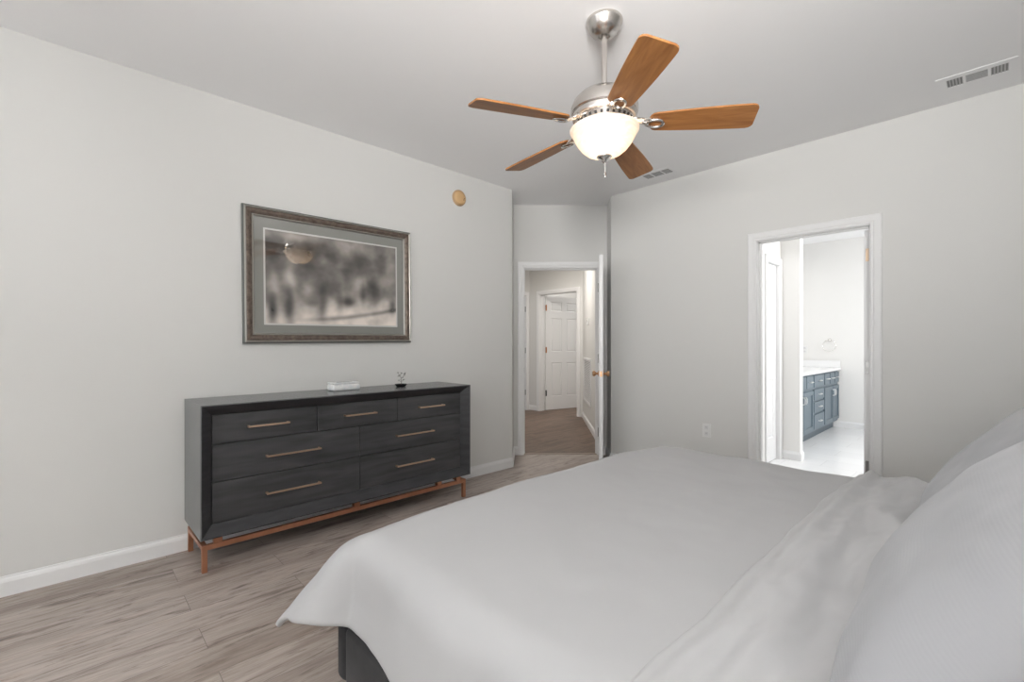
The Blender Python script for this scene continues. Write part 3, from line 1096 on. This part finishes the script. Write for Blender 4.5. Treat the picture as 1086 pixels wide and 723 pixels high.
frm = frame_ring([(0.0, 0.004), (0.0, 0.026), (0.004, 0.030), (0.008, 0.030)], 'frame', edge, pic)
frame_ring([(0.008, 0.030), (0.009, 0.036), (0.013, 0.039), (0.018, 0.036), (0.020, 0.032)], 'outer_bead', silver, frm)
frame_ring([(0.020, 0.032), (0.026, 0.035), (0.038, 0.034), (0.050, 0.028), (0.054, 0.025)], 'moulding', bronze, frm)
frame_ring([(0.054, 0.025), (0.056, 0.029), (0.060, 0.029), (0.064, 0.024), (0.066, 0.018)], 'inner_bead', silver, frm)
for o_ in [frm] + list(frm.children):
    b = bmesh.new(); b.from_mesh(o_.data); bmesh.ops.recalc_face_normals(b, faces=b.faces)
    b.normal_update()
    # outward: faces look away from the wall
    if sum(f.normal.x * f.calc_area() for f in b.faces) < 0:
        bmesh.ops.reverse_faces(b, faces=b.faces)
    b.to_mesh(o_.data); b.free()
bm = bmesh.new(); box(bm, 0.003, 0.010, -PW / 2 + 0.03, PW / 2 - 0.03, 0.03, PH - 0.03)
mk('backing_board', bm, M['slot'], pic)
gloss = {'Coat Weight': 1.0, 'Coat Roughness': 0.015, 'Coat IOR': 2.1}
matm = new_mat('grey_mat_board', (0.225, 0.225, 0.205), 0.8, spec=0.2, **gloss)
bm = bmesh.new(); box(bm, 0.010, 0.0140, -PW / 2 + 0.06, PW / 2 - 0.06, 0.06, PH - 0.06)
mk('mat_board', bm, matm, pic)
AX0, AX1 = -PW / 2 + 0.135, PW / 2 - 0.128
AZ0, AZ1 = 0.132, PH - 0.142
bevm = new_mat('white_mat_bevel', (0.62, 0.61, 0.58), 0.7, spec=0.2, **gloss)
bm = bmesh.new(); box(bm, 0.0138, 0.0146, AX0 - 0.011, AX1 + 0.011, AZ0 - 0.011, AZ1 + 0.011)
mk('mat_bevel', bm, bevm, pic)


# the print: soft monochrome blotches suggesting a crowd on a pavement
def g2(x, y, cx, cy, sx, sy):
    return math.exp(-((x - cx) / sx) ** 2 - ((y - cy) / sy) ** 2)


blobs = []
rr = random.Random(11)


def figure(cx, foot, h, top, leg):
    blobs.append((cx, foot + h * 0.93, 0.020 * h / .5, 0.055 * h / .5, 0.42))
    blobs.append((cx, foot + h * 0.66, 0.036 * h / .5, 0.15 * h / .5, top))
    blobs.append((cx - 0.012, foot + h * 0.24, 0.026 * h / .5, 0.17 * h / .5, leg))


for cx, ft, h, tp, lg in ((0.055, 0.05, .50, .66, .16), (0.165, 0.08, .58, .86, .14), (0.40, 0.12, .62, .36, .24), (0.53, 0.22, .50, .72, .42), (0.72, 0.34, .36, .52, .30)):
    figure(cx, ft, h, tp, lg)
for b_ in ((0.28, 0.40, .05, .10, .62), (0.33, 0.26, .05, .06, .30), (0.47, 0.44, .06, .16, .30), (0.60, 0.40, .05, .13, .52), (0.59, 0.27, .045, .06, .12), (0.66, 0.50, .04, .12, .60),
           (0.80, 0.44, .04, .20, .22), (0.88, 0.52, .05, .12, .50), (0.90, 0.24, .05, .07, .66), (0.97, 0.26, .03, .10, .26), (0.24, 0.62, .08, .12, .26), (0.75, 0.70, .10, .12, .34), (0.58, 0.62, .07, .10, .26)):
    blobs.append(b_)


def print_value(x, y):
    v = 0.30 + 0.07 * y
    v += 0.47 / (1 + math.exp((y - 0.20 - 0.17 * x + 0.05 * math.sin(x * 9)) / 0.045))       # pale pavement
    v -= 0.12 * g2(x, y, 0.30, 0.80, 0.5, 0.10)                                             # dark awnings
    v += 0.16 * g2(x, y, 0.15, 0.97, 0.30, 0.05)
    v += 0.14 * g2(x, y, 0.62, 0.90, 0.22, 0.12)
    v -= 0.12 * g2(x, y, 0.86, 0.72, 0.05, 0.22)
    v += 0.18 * g2(x, y, 0.94, 0.66, 0.06, 0.25)
    for cx, cy, sx, sy, val in blobs:
        w = 0.92 * g2(x, y, cx, cy, sx * 1.15, sy)
        v = v * (1 - w) + val * w
    d = y - (0.04 + 0.22 * (max(0, x - 0.15)) ** 1.8)
    v -= 0.26 * math.exp(-(d / 0.025) ** 2) * min(1, max(0, (x - 0.15) * 3))                # kerb line
    v += 0.11 * fbm(x * 8, y * 6, 1.0, 3)
    v *= 1.18
    return min(0.95, max(0.05, v))


bm = bmesh.new()
NX, NY = 150, 90
cl = bm.loops.layers.color.new('print')
GV = [[bm.verts.new((0.0149, AX0 + (AX1 - AX0) * i / NX, AZ0 + (AZ1 - AZ0) * j / NY)) for j in range(NY + 1)] for i in range(NX + 1)]
val = {}
for i in range(NX + 1):
    for j in range(NY + 1):
        val[GV[i][j]] = print_value(i / NX, j / NY)
for i in range(NX):
    for j in range(NY):
        f = bm.faces.new((GV[i][j], GV[i + 1][j], GV[i + 1][j + 1], GV[i][j + 1]))
        for lp in f.loops:
            v = val[lp.vert]
            lp[cl] = (v, v * 0.955, v * 0.915, 1)
box(bm, 0.0142, 0.0147, AX0, AX1, AZ0, AZ1)
pm_ = new_mat('photo_print', (0.4, 0.38, 0.36), 0.6, spec=0.2, **gloss)
nt, n_, l_, b_ = nodes_of(pm_)
at = n_.new('ShaderNodeVertexColor'); at.layer_name = 'print'
l_.new(at.outputs['Color'], b_.inputs['Base Color'])
mk('print', bm, pm_, pic, recalc=False)

# ------------------------------------------------------------------ smoke detector, outlet
sd = empty('smoke_detector', (0.0, 2.504, 2.515))
tag(sd, 'round tan smoke detector high on the left wall', 'smoke detector')
rotY = Matrix.Rotation(PI / 2, 4, 'Y')
tan = new_mat('aged_tan_plastic', (0.62, 0.40, 0.20), 0.5)
bm = bmesh.new()
lathe(bm, [(0, 0), (0.070, 0), (0.071, 0.004), (0.069, 0.016), (0.064, 0.020), (0.063, 0.018)], 48, rotY)
mk('base_ring', bm, new_mat('aged_tan_ring', (0.52, 0.35, 0.20), 0.55), sd, auto=40)
bm = bmesh.new()
lathe(bm, [(0.062, 0.010), (0.062, 0.024), (0.055, 0.032), (0.030, 0.036), (0, 0.0365)], 48, rotY)
mk('cover', bm, tan, sd, auto=40)
bm = bmesh.new()
for (y, z) in ((0.030, -0.018), (0.036, -0.006)):
    lathe(bm, [(0, 0.030), (0.0045, 0.030), (0.0045, 0.0375), (0, 0.038)], 16, Matrix.Translation((0, y, z)) @ rotY)
mk('indicator', bm, new_mat('dark_red_indicator', (0.12, 0.05, 0.03), 0.4), sd)


def at_right_wall(px, y):
    """x on the plane y for an image column"""
    t_ = (px - 543) / 490
    Y = y / (CS + SN * t_)
    return CAM.x + (-SN + CS * t_) * Y, Y


def outlet(name, loc, rz, label, cat='outlet', toggles=False, w=0.074, h=0.118):
    e = empty(name, loc, rz)
    tag(e, label, cat)
    bm = bmesh.new(); box(bm, -w / 2, w / 2, -0.006, 0, -h / 2, h / 2, 0.002)
    mk('cover_plate', bm, M['white'], e)
    for s in (-1, 1):
        bm = bmesh.new(); box(bm, -0.017, 0.017, -0.0075, -0.004, s * 0.026 - 0.017, s * 0.026 + 0.017, 0.003)
        k = mk('socket', bm, new_mat('socket_white', (0.70, 0.70, 0.70), 0.4), e)
        bm = bmesh.new()
        for sx in (-1, 1):
            box(bm, sx * 0.006 - 0.001, sx * 0.006 + 0.001, -0.0080, -0.0070, s * 0.026 - 0.002, s * 0.026 + 0.007)
        mk('slot', bm, M['slot'], k)
    return e


ox_, Y_ = at_right_wall(749.5, corner_r.y)
outlet('wall_outlet', (ox_, corner_r.y, CAM.z - (456.3 - 365) / 490 * Y_), 0, 'white wall outlet just left of the bathroom door')
ox_, Y_ = at_right_wall(853.5, B_Y1)
outlet('wall_outlet', (ox_, B_Y1, 1.13), 0, 'white outlet on bathroom wall above the vanity counter')


# ------------------------------------------------------------------ ceiling vents
def vent(name, cx, cy, label, w=0.325, d=0.200):
    e = empty(name, (cx, cy, H))
    tag(e, label, 'vent', 'ceiling air vents')
    bm = bmesh.new()
    # face plate with openings: three fields
    x0, x1 = -w / 2, w / 2
    y0, y1 = -d / 2, d / 2
    fx = [(-0.118, -0.050), (-0.038, 0.050), (0.062, 0.130)]
    oy0, oy1 = -0.052, 0.052
    zt, zb = -0.0003, -0.0035
    box(bm, x0, x1, y0, oy0, zb, zt); box(bm, x0, x1, oy1, y1, zb, zt)
    cur = x0
    for a, b_ in fx:
        box(bm, cur, a, oy0, oy1, zb, zt); cur = b_
    box(bm, cur, x1, oy0, oy1, zb, zt)
    pl_ = mk('face_plate', bm, M['ceil'], e)
    bm = bmesh.new()
    for a, b_ in fx:
        box(bm, a, b_, oy0, oy1, -0.0012, -0.0003)
    mk('duct_shade_sheet', bm, M['slot'], e)  # flat grey sheets painted as the shade inside the duct
    bm = bmesh.new()
    for q in (0, 2):
        a, b_ = fx[q]
        nsl = 5
        for k in range(nsl + 1):
            xx = a + (b_ - a) * k / nsl
            box(bm, xx - 0.0035, xx + 0.0035, oy0, oy1, -0.0033, -0.0006)
    a, b_ = fx[1]
    for k in range(7):
        yy = oy0 + (oy1 - oy0) * (k + 0.5) / 7
        box(bm, a, b_, yy - 0.0022, yy + 0.0022, -0.0033, -0.0006)
    mk('louver', bm, new_mat('vent_louver_grey', (0.50, 0.50, 0.50), 0.6), e)
    return e


vent('ceiling_vent', 3.228, 3.722, 'white ceiling vent at far right, nearest the viewer', 0.325, 0.195)
vent('ceiling_vent', 1.213, 3.80, 'white ceiling vent behind the fan blades near the recessed corner', 0.31, 0.17)

# ------------------------------------------------------------------ ceiling fan
FX, FY = 2.028, 1.826
fan = empty('ceiling_fan', (FX, FY, H))
tag(fan, 'brushed nickel ceiling fan with five wooden blades and a lit glass bowl', 'ceiling fan')


def z_(z):
    return z - H


bm = bmesh.new()
lathe(bm, [(0, 0), (0.084, 0), (0.086, z_(2.736)), (0.085, z_(2.726)), (0.082, z_(2.722)), (0.074, z_(2.702)), (0.060, z_(2.684)), (0.044, z_(2.672)), (0.028, z_(2.667)), (0.026, z_(2.672)), (0, z_(2.672))], 48)
mk('canopy', bm, M['steel'], fan, auto=35)
bm = bmesh.new(); lathe(bm, [(0, z_(2.67)), (0.0135, z_(2.67)), (0.0135, z_(2.43)), (0, z_(2.43))], 24)
mk('downrod', bm, M['steel'], fan, auto=40)
bm = bmesh.new()
lathe(bm, [(0, z_(2.428)), (0.022, z_(2.428)), (0.024, z_(2.415)), (0.045, z_(2.411)), (0.085, z_(2.402)), (0.120, z_(2.384)), (0.145, z_(2.358)), (0.156, z_(2.330)), (0.157, z_(2.304)),
           (0.153, z_(2.298)), (0.150, z_(2.297)), (0.150, z_(2.280)), (0.146, z_(2.272)), (0.132, z_(2.268)), (0, z_(2.268))], 64)
mot = mk('motor_housing', bm, M['steel'], fan, auto=35)
bm = bmesh.new()
lathe(bm, [(0.134, z_(2.270)), (0.136, z_(2.266)), (0.124, z_(2.244)), (0.108, z_(2.238)), (0.100, z_(2.224)), (0, z_(2.224))], 64)
sw = mk('vent_collar', bm, M['steel'], fan, auto=35)
bm = bmesh.new()
for k in range(30):
    a = 2 * PI * k / 30
    t_ = bmesh.new()
    bmesh.ops.create_cube(t_, size=1.0)
    bmesh.ops.scale(t_, vec=(0.004, 0.011, 0.013), verts=t_.verts)
    merge(bm, t_, Matrix.Rotation(a, 4, 'Z') @ Matrix.Translation((0.1300, 0, z_(2.255))) @ Matrix.Rotation(R(29), 4, 'Y'))
mk('cooling_slots', bm, M['dark'], sw)  # dark blocks painted in for the shade inside the slots
bm = bmesh.new(); lathe(bm, [(0, z_(2.226)), (0.104, z_(2.226)), (0.107, z_(2.222)), (0.104, z_(2.218)), (0.06, z_(2.216)), (0, z_(2.216))], 48)
mk('light_pan', bm, M['steel'], fan, auto=35)

bowlm = bpy.data.materials.new('alabaster_glass'); bowlm.use_nodes = True
nt = bowlm.node_tree; nt.nodes.clear()
n = nt.nodes; l = nt.links
out = n.new('ShaderNodeOutputMaterial')
tl = n.new('ShaderNodeBsdfTranslucent'); df = n.new('ShaderNodeBsdfDiffuse'); gs = n.new('ShaderNodeBsdfGlossy'); gs.inputs['Roughness'].default_value = 0.12
m1 = n.new('ShaderNodeMixShader'); m1.inputs[0].default_value = 0.42
m2 = n.new('ShaderNodeMixShader'); m2.inputs[0].default_value = 0.06
tc = n.new('ShaderNodeTexCoord'); nz_ = n.new('ShaderNodeTexNoise'); nz_.inputs['Scale'].default_value = 9; nz_.inputs['Distortion'].default_value = 1.8; nz_.inputs['Detail'].default_value = 3
rp = n.new('ShaderNodeValToRGB'); rp.color_ramp.elements[0].position = 0.35; rp.color_ramp.elements[0].color = (0.84, 0.77, 0.70, 1); rp.color_ramp.elements[1].position = 0.65; rp.color_ramp.elements[1].color = (0.93, 0.89, 0.84, 1)
mpb = n.new('ShaderNodeMapping'); mpb.inputs['Scale'].default_value = (1, 1, 4)
l.new(tc.outputs['Object'], mpb.inputs['Vector']); l.new(mpb.outputs['Vector'], nz_.inputs['Vector']); l.new(nz_.outputs['Fac'], rp.inputs['Fac'])
l.new(rp.outputs['Color'], tl.inputs['Color']); l.new(rp.outputs['Color'], df.inputs['Color'])
l.new(df.outputs[0], m1.inputs[1]); l.new(tl.outputs[0], m1.inputs[2]); l.new(m1.outputs[0], m2.inputs[1]); l.new(gs.outputs[0], m2.inputs[2]); l.new(m2.outputs[0], out.inputs[0])
bm = bmesh.new()
lathe(bm, [(0.158, z_(2.228)), (0.161, z_(2.225)), (0.160, z_(2.218)), (0.151, z_(2.206)), (0.142, z_(2.188)), (0.128, z_(2.162)), (0.109, z_(2.138)), (0.084, z_(2.117)), (0.055, z_(2.104)), (0.025, z_(2.099)), (0.0, z_(2.098))], 64)
mk('glass_bowl', bm, bowlm, fan, smooth=True)
bm = bmesh.new()
lathe(bm, [(0, z_(2.108)), (0.034, z_(2.106)), (0.036, z_(2.098)), (0.028, z_(2.090)), (0.014, z_(2.084)), (0.013, z_(2.076)), (0.008, z_(2.070)), (0, z_(2.069))], 32)
mk('finial', bm, M['chrome'], fan, smooth=True)
bm = bmesh.new()
tube(bm, [(0.004, 0.002, z_(2.075)), (0.004, 0.002, z_(2.025))], 0.0016, 6)
lathe(bm, [(0, z_(2.026)), (0.004, z_(2.024)), (0.005, z_(2.008)), (0.003, z_(2.000)), (0, z_(2.000))], 12, Matrix.Translation((0.004, 0.002, 0)))
mk('pull_chain', bm, M['chrome'], fan)

# blades
oak = new_mat('cherry_blade', (0.40, 0.17, 0.06), 0.4, spec=0.4)
nt, n_, l_, b_ = nodes_of(oak)
tc = n_.new('ShaderNodeTexCoord'); mp = n_.new('ShaderNodeMapping'); mp.inputs['Scale'].default_value = (1.6, 12, 12)
nz_ = n_.new('ShaderNodeTexNoise'); nz_.inputs['Scale'].default_value = 3.0; nz_.inputs['Detail'].default_value = 7; nz_.inputs['Distortion'].default_value = 0.8
rp = n_.new('ShaderNodeValToRGB')
e = rp.color_ramp.elements
e[0].position = 0.3; e[0].color = (0.25, 0.095, 0.026, 1); e[1].position = 0.7; e[1].color = (0.42, 0.185, 0.058, 1)
l_.new(tc.outputs['Object'], mp.inputs['Vector']); l_.new(mp.outputs['Vector'], nz_.inputs['Vector']); l_.new(nz_.outputs['Fac'], rp.inputs['Fac']); l_.new(rp.outputs['Color'], b_.inputs['Base Color'])

BR0, BR1 = 0.200, 0.664


def blade_bm():
    pts = []
    w0, w1 = 0.056, 0.073
    # root (rounded), long sides widening, tip with slightly bowed end and rounded corners
    for k in range(9):
        a = PI / 2 + PI * k / 8
        pts.append((BR0 + 0.035 + 0.035 * math.cos(a), w0 * math.sin(a)))
    for k in range(1, 7):
        s = k / 7
        pts.append((BR0 + 0.035 + (BR1 - 0.03 - BR0 - 0.035) * s, -(w0 + (w1 - w0) * math.sin(s * PI / 2))))
    r = 0.028
    for k in range(6):
        a = -PI / 2 + (PI / 2 - 0.15) * k / 5
        pts.append((BR1 - 0.006 - r + r * math.cos(a), -w1 + r + r * math.sin(a)))
    for k in range(6):
        a = 0.15 + (PI / 2 - 0.15) * k / 5
        pts.append((BR1 - 0.006 - r + r * math.cos(a), w1 - r + r * math.sin(a)))
    for k in range(6, 0, -1):
        s = k / 7
        pts.append((BR0 + 0.035 + (BR1 - 0.03 - BR0 - 0.035) * s, (w0 + (w1 - w0) * math.sin(s * PI / 2))))
    b = bmesh.new()
    prism(b, pts, -0.004, 0.004, 0.0012)
    return b


def iron_bm():
    b = bmesh.new()
    # oval loop under the blade root, with an arm into the hub
    lp = []
    for k in range(28):
        a = 2 * PI * k / 28
        lp.append((0.232 + 0.036 * math.cos(a), 0.024 * math.sin(a), -0.010))
    tube(b, lp, 0.006, 8, closed=True)
    tube(b, [(0.105, 0.0, 0.022), (0.14, 0.0, 0.022), (0.17, 0, 0.006), (0.200, 0, -0.008)], [0.013, 0.012, 0.010, 0.007], 10)
    for s in (-1, 1):
        tube(b, [(0.150, 0.006 * s, 0.016), (0.185, 0.020 * s, 0.002), (0.215, 0.026 * s, -0.008)], 0.006, 8)
    lathe(b, [(0, -0.014), (0.006, -0.013), (0.007, -0.008), (0, -0.008)], 12, Matrix.Translation((0.262, 0, 0)))
    return b


PH0 = R(-84.8) + YAW
for k in range(5):
    bl = mk('blade', blade_bm(), oak, fan)
    a = PH0 + k * 2 * PI / 5
    droop = R(2.6)
    bl.matrix_local = Matrix.Translation((0, 0, z_(2.252))) @ Matrix.Rotation(a, 4, 'Z') @ Matrix.Rotation(droop, 4, 'Y') @ Matrix.Rotation(R(-14), 4, 'X')
    mk('blade_iron', iron_bm(), M['chrome'], bl)

# the lamp inside the bowl
pt = bpy.data.lights.new('fan_bulb', 'POINT'); pt.energy = 1.15; pt.color = (1.0, 0.74, 0.50); pt.shadow_soft_size = 0.035
po = bpy.data.objects.new('fan_bulb', pt); po.location = (FX, FY, 2.168); COL.objects.link(po)

# ------------------------------------------------------------------ hallway fittings
hn = Vector((hd.y, -hd.x))          # out of the hall's right wall into the hall
hang = math.atan2(hd.y, hd.x)


def hall_spot(px):
    """distance along the hall's right wall for an image column"""
    t_ = (px - 543) / 490
    best = None
    for k in range(0, 3000):
        s = k * 0.001
        q = hb + hd * s
        rel = q - Vector((CAM.x, CAM.y))
        X = rel.x * CS + rel.y * SN; Y = -rel.x * SN + rel.y * CS
        e_ = abs(X / Y - t_)
        if best is None or e_ < best[0]:
            best = (e_, s, Y)
    return best[1], best[2]


s_, Y_ = hall_spot(624.0)
q = hb + hd * s_
th = empty('thermostat', (q.x, q.y, CAM.z + (365 - 341) / 490 * Y_), hang)
tag(th, 'small white thermostat on the hallway wall seen through the open door', 'thermostat')
bm = bmesh.new(); box(bm, -0.06, 0.06, -0.022, 0, -0.045, 0.045, 0.006)
mk('case', bm, M['white'], th)
bm = bmesh.new(); box(bm, -0.035, 0.035, -0.0235, -0.020, -0.01, 0.025, 0.001)
mk('display', bm, M['greyhinge'], th)

s1, Y1 = hall_spot(619.5); s2, Y2 = hall_spot(627.0)
q = hb + hd * ((s1 + s2) / 2)
gw = (s2 - s1)
gz0, gz1 = CAM.z - (432 - 365) / 490 * Y2, CAM.z - (381 - 365) / 490 * Y2
gr = empty('return_air_grille', (q.x, q.y, (gz0 + gz1) / 2), hang)
tag(gr, 'white return air grille low on the hallway wall beyond the open door', 'grille')
hw_, hh = gw / 2, (gz1 - gz0) / 2
bm = bmesh.new()
box(bm, -hw_, hw_, -0.014, 0, hh - 0.03, hh); box(bm, -hw_, hw_, -0.014, 0, -hh, -hh + 0.03)
box(bm, -hw_, -hw_ + 0.03, -0.014, 0, -hh + 0.03, hh - 0.03); box(bm, hw_ - 0.03, hw_, -0.014, 0, -hh + 0.03, hh - 0.03)
mk('frame', bm, M['trim'], gr)
bm = bmesh.new()
nsl = 26
for k in range(nsl):
    zz = -hh + 0.03 + (2 * hh - 0.06) * (k + 0.5) / nsl
    box(bm, -hw_ + 0.03, hw_ - 0.03, -0.010, -0.003, zz - 0.004, zz + 0.004)
mk('louver', bm, M['trim'], gr)
bm = bmesh.new(); box(bm, -hw_ + 0.03, hw_ - 0.03, -0.002, 0, -hh + 0.03, hh - 0.03)
mk('backing', bm, new_mat('grille_back_grey', (0.45, 0.45, 0.45), 0.7), gr)

# ------------------------------------------------------------------ bathroom vanity
VX = 1.735            # front face
VY0, VY1 = 5.60, B_Y1 - 0.016
van = empty('vanity_cabinet', (VX, (VY0 + VY1) / 2, 0.004))
tag(van, 'blue grey bathroom vanity with doors and drawers seen through the right doorway', 'cabinet')
blue = new_mat('slate_blue_paint', (0.115, 0.155, 0.185), 0.35, spec=0.4)
blue_shade = new_mat('slate_blue_shade', (0.085, 0.115, 0.14), 0.4, spec=0.4)  # darker copy of the cabinet blue, shade of the recess painted in
yo = van.location.y
pullm = new_mat('satin_pull', (0.85, 0.85, 0.85), 0.3, 0.8)
bm = bmesh.new()
box(bm, -0.53, -0.020, VY0 - yo, VY1 - yo, 0.105, 0.835)
mk('carcass', bm, blue, van)
bm = bmesh.new(); box(bm, -0.50, -0.075, VY0 - yo, VY1 - yo, 0, 0.105)
mk('toe_kick', bm, blue_shade, van)


def shaker(name, y0, y1, z0, z1, pull, frame=0.048):
    y0 -= yo; y1 -= yo
    b = bmesh.new()
    f = min(frame, (y1 - y0) * 0.28, (z1 - z0) * 0.30)
    if name == 'door':
        box(b, -0.020, 0, y0, y0 + f, z0, z1, 0.001, 1); box(b, -0.020, 0, y1 - f, y1, z0, z1, 0.001, 1)
        box(b, -0.020, 0, y0 + f, y1 - f, z0, z0 + f, 0.001, 1); box(b, -0.020, 0, y0 + f, y1 - f, z1 - f, z1, 0.001, 1)
        box(b, -0.020, -0.010, y0 + f, y1 - f, z0 + f, z1 - f)
    else:
        box(b, -0.020, 0, y0, y1, z0, z1, 0.004, 2)
    o = mk(name, b, blue, van)
    b = bmesh.new()
    if pull == 'mid':
        yc, zc = (y0 + y1) / 2, (z0 + z1) / 2
        L_ = min(0.10, (y1 - y0) * 0.6)
        tube(b, [(0, yc - L_ / 2, zc), (0.022, yc - L_ / 2, zc), (0.027, yc - L_ / 4, zc), (0.027, yc + L_ / 4, zc), (0.022, yc + L_ / 2, zc), (0, yc + L_ / 2, zc)], 0.006, 8)
    else:
        yc = y1 - 0.028 if pull == 'right' else y0 + 0.028
        zc = z1 - 0.09
        tube(b, [(0, yc, zc - 0.04), (0.022, yc, zc - 0.04), (0.027, yc, zc - 0.02), (0.027, yc, zc + 0.02), (0.022, yc, zc + 0.04), (0, yc, zc + 0.04)], 0.006, 8)
    mk('pull', b, pullm, o)


for y0, y1, pu in ((5.63, 6.28, 'right'), (6.30, 6.735, 'left'), (7.305, 7.745, 'right'), (7.765, 8.10, 'left')):
    shaker('door', y0, y1, 0.135, 0.625, pu)
for y0, y1 in ((5.63, 6.42), (6.445, 6.735), (6.775, 7.265), (7.305, 7.555), (7.59, 7.835), (7.87, 8.10)):
    shaker('drawer', y0, y1, 0.665, 0.815, 'mid')
for z0, z1 in ((0.135, 0.315), (0.345, 0.475), (0.50, 0.635)):
    shaker('drawer', 6.775, 7.265, z0, z1, 'mid')

ct = empty('vanity_countertop', (VX, yo, 0.839))
tag(ct, 'white vanity countertop with low backsplash on the blue grey cabinet', 'countertop')
cmat = new_mat('white_cultured_marble', (0.85, 0.85, 0.85), 0.2)
bm = bmesh.new(); box(bm, -0.53, 0.022, VY0 - yo, VY1 - yo, 0.0005, 0.034, 0.005, 2)
mk('slab', bm, cmat, ct)
bm = bmesh.new(); box(bm, -0.535, 0.015, VY1 - yo - 0.018, VY1 - yo, 0.034, 0.135, 0.003)
box(bm, -0.545, -0.527, VY0 - yo, VY1 - yo - 0.02, 0.034, 0.135, 0.003)
mk('backsplash', bm, cmat, ct)

fx_, fy_ = 1.30, 6.62
fc = empty('faucet', (fx_, fy_, 0.8735))
tag(fc, 'small chrome faucet on the vanity counter beside the bathroom partition', 'faucet')
bm = bmesh.new()
box(bm, -0.025, 0.025, -0.075, 0.075, 0, 0.012, 0.004)
mk('base_plate', bm, M['chrome'], fc)
bm = bmesh.new()
tube(bm, [(0, 0, 0.01), (0, 0, 0.10), (0.03, 0, 0.145), (0.08, 0, 0.15), (0.115, 0, 0.125)], [0.014, 0.013, 0.012, 0.011, 0.011], 12)
mk('spout', bm, M['chrome'], fc, smooth=True)
for s in (-1, 1):
    bm = bmesh.new()
    tube(bm, [(0, s * 0.055, 0.01), (0, s * 0.055, 0.04), (0.035, s * 0.065, 0.052)], [0.013, 0.011, 0.007], 10)
    mk('lever', bm, M['chrome'], fc, smooth=True)

rx_, Y_ = at_right_wall(880.0, B_Y1)
tr_ = empty('towel_ring', (rx_, B_Y1, CAM.z + (365 - 360.5) / 490 * Y_))
tag(tr_, 'round chrome towel ring on the bathroom wall above the vanity end', 'towel ring')
bm = bmesh.new(); lathe(bm, [(0, 0), (0.022, 0), (0.022, 0.008), (0.010, 0.014), (0.009, 0.05), (0, 0.052)], 24, Matrix.Rotation(PI / 2, 4, 'X'))
mk('mount', bm, M['chrome'], tr_, auto=40)
bm = bmesh.new(); tube(bm, [(0.082 * math.sin(2 * PI * k / 36), -0.044, -0.085 + 0.082 * math.cos(2 * PI * k / 36)) for k in range(36)], 0.004, 8, closed=True)
mk('ring', bm, M['chrome'], tr_, smooth=True)
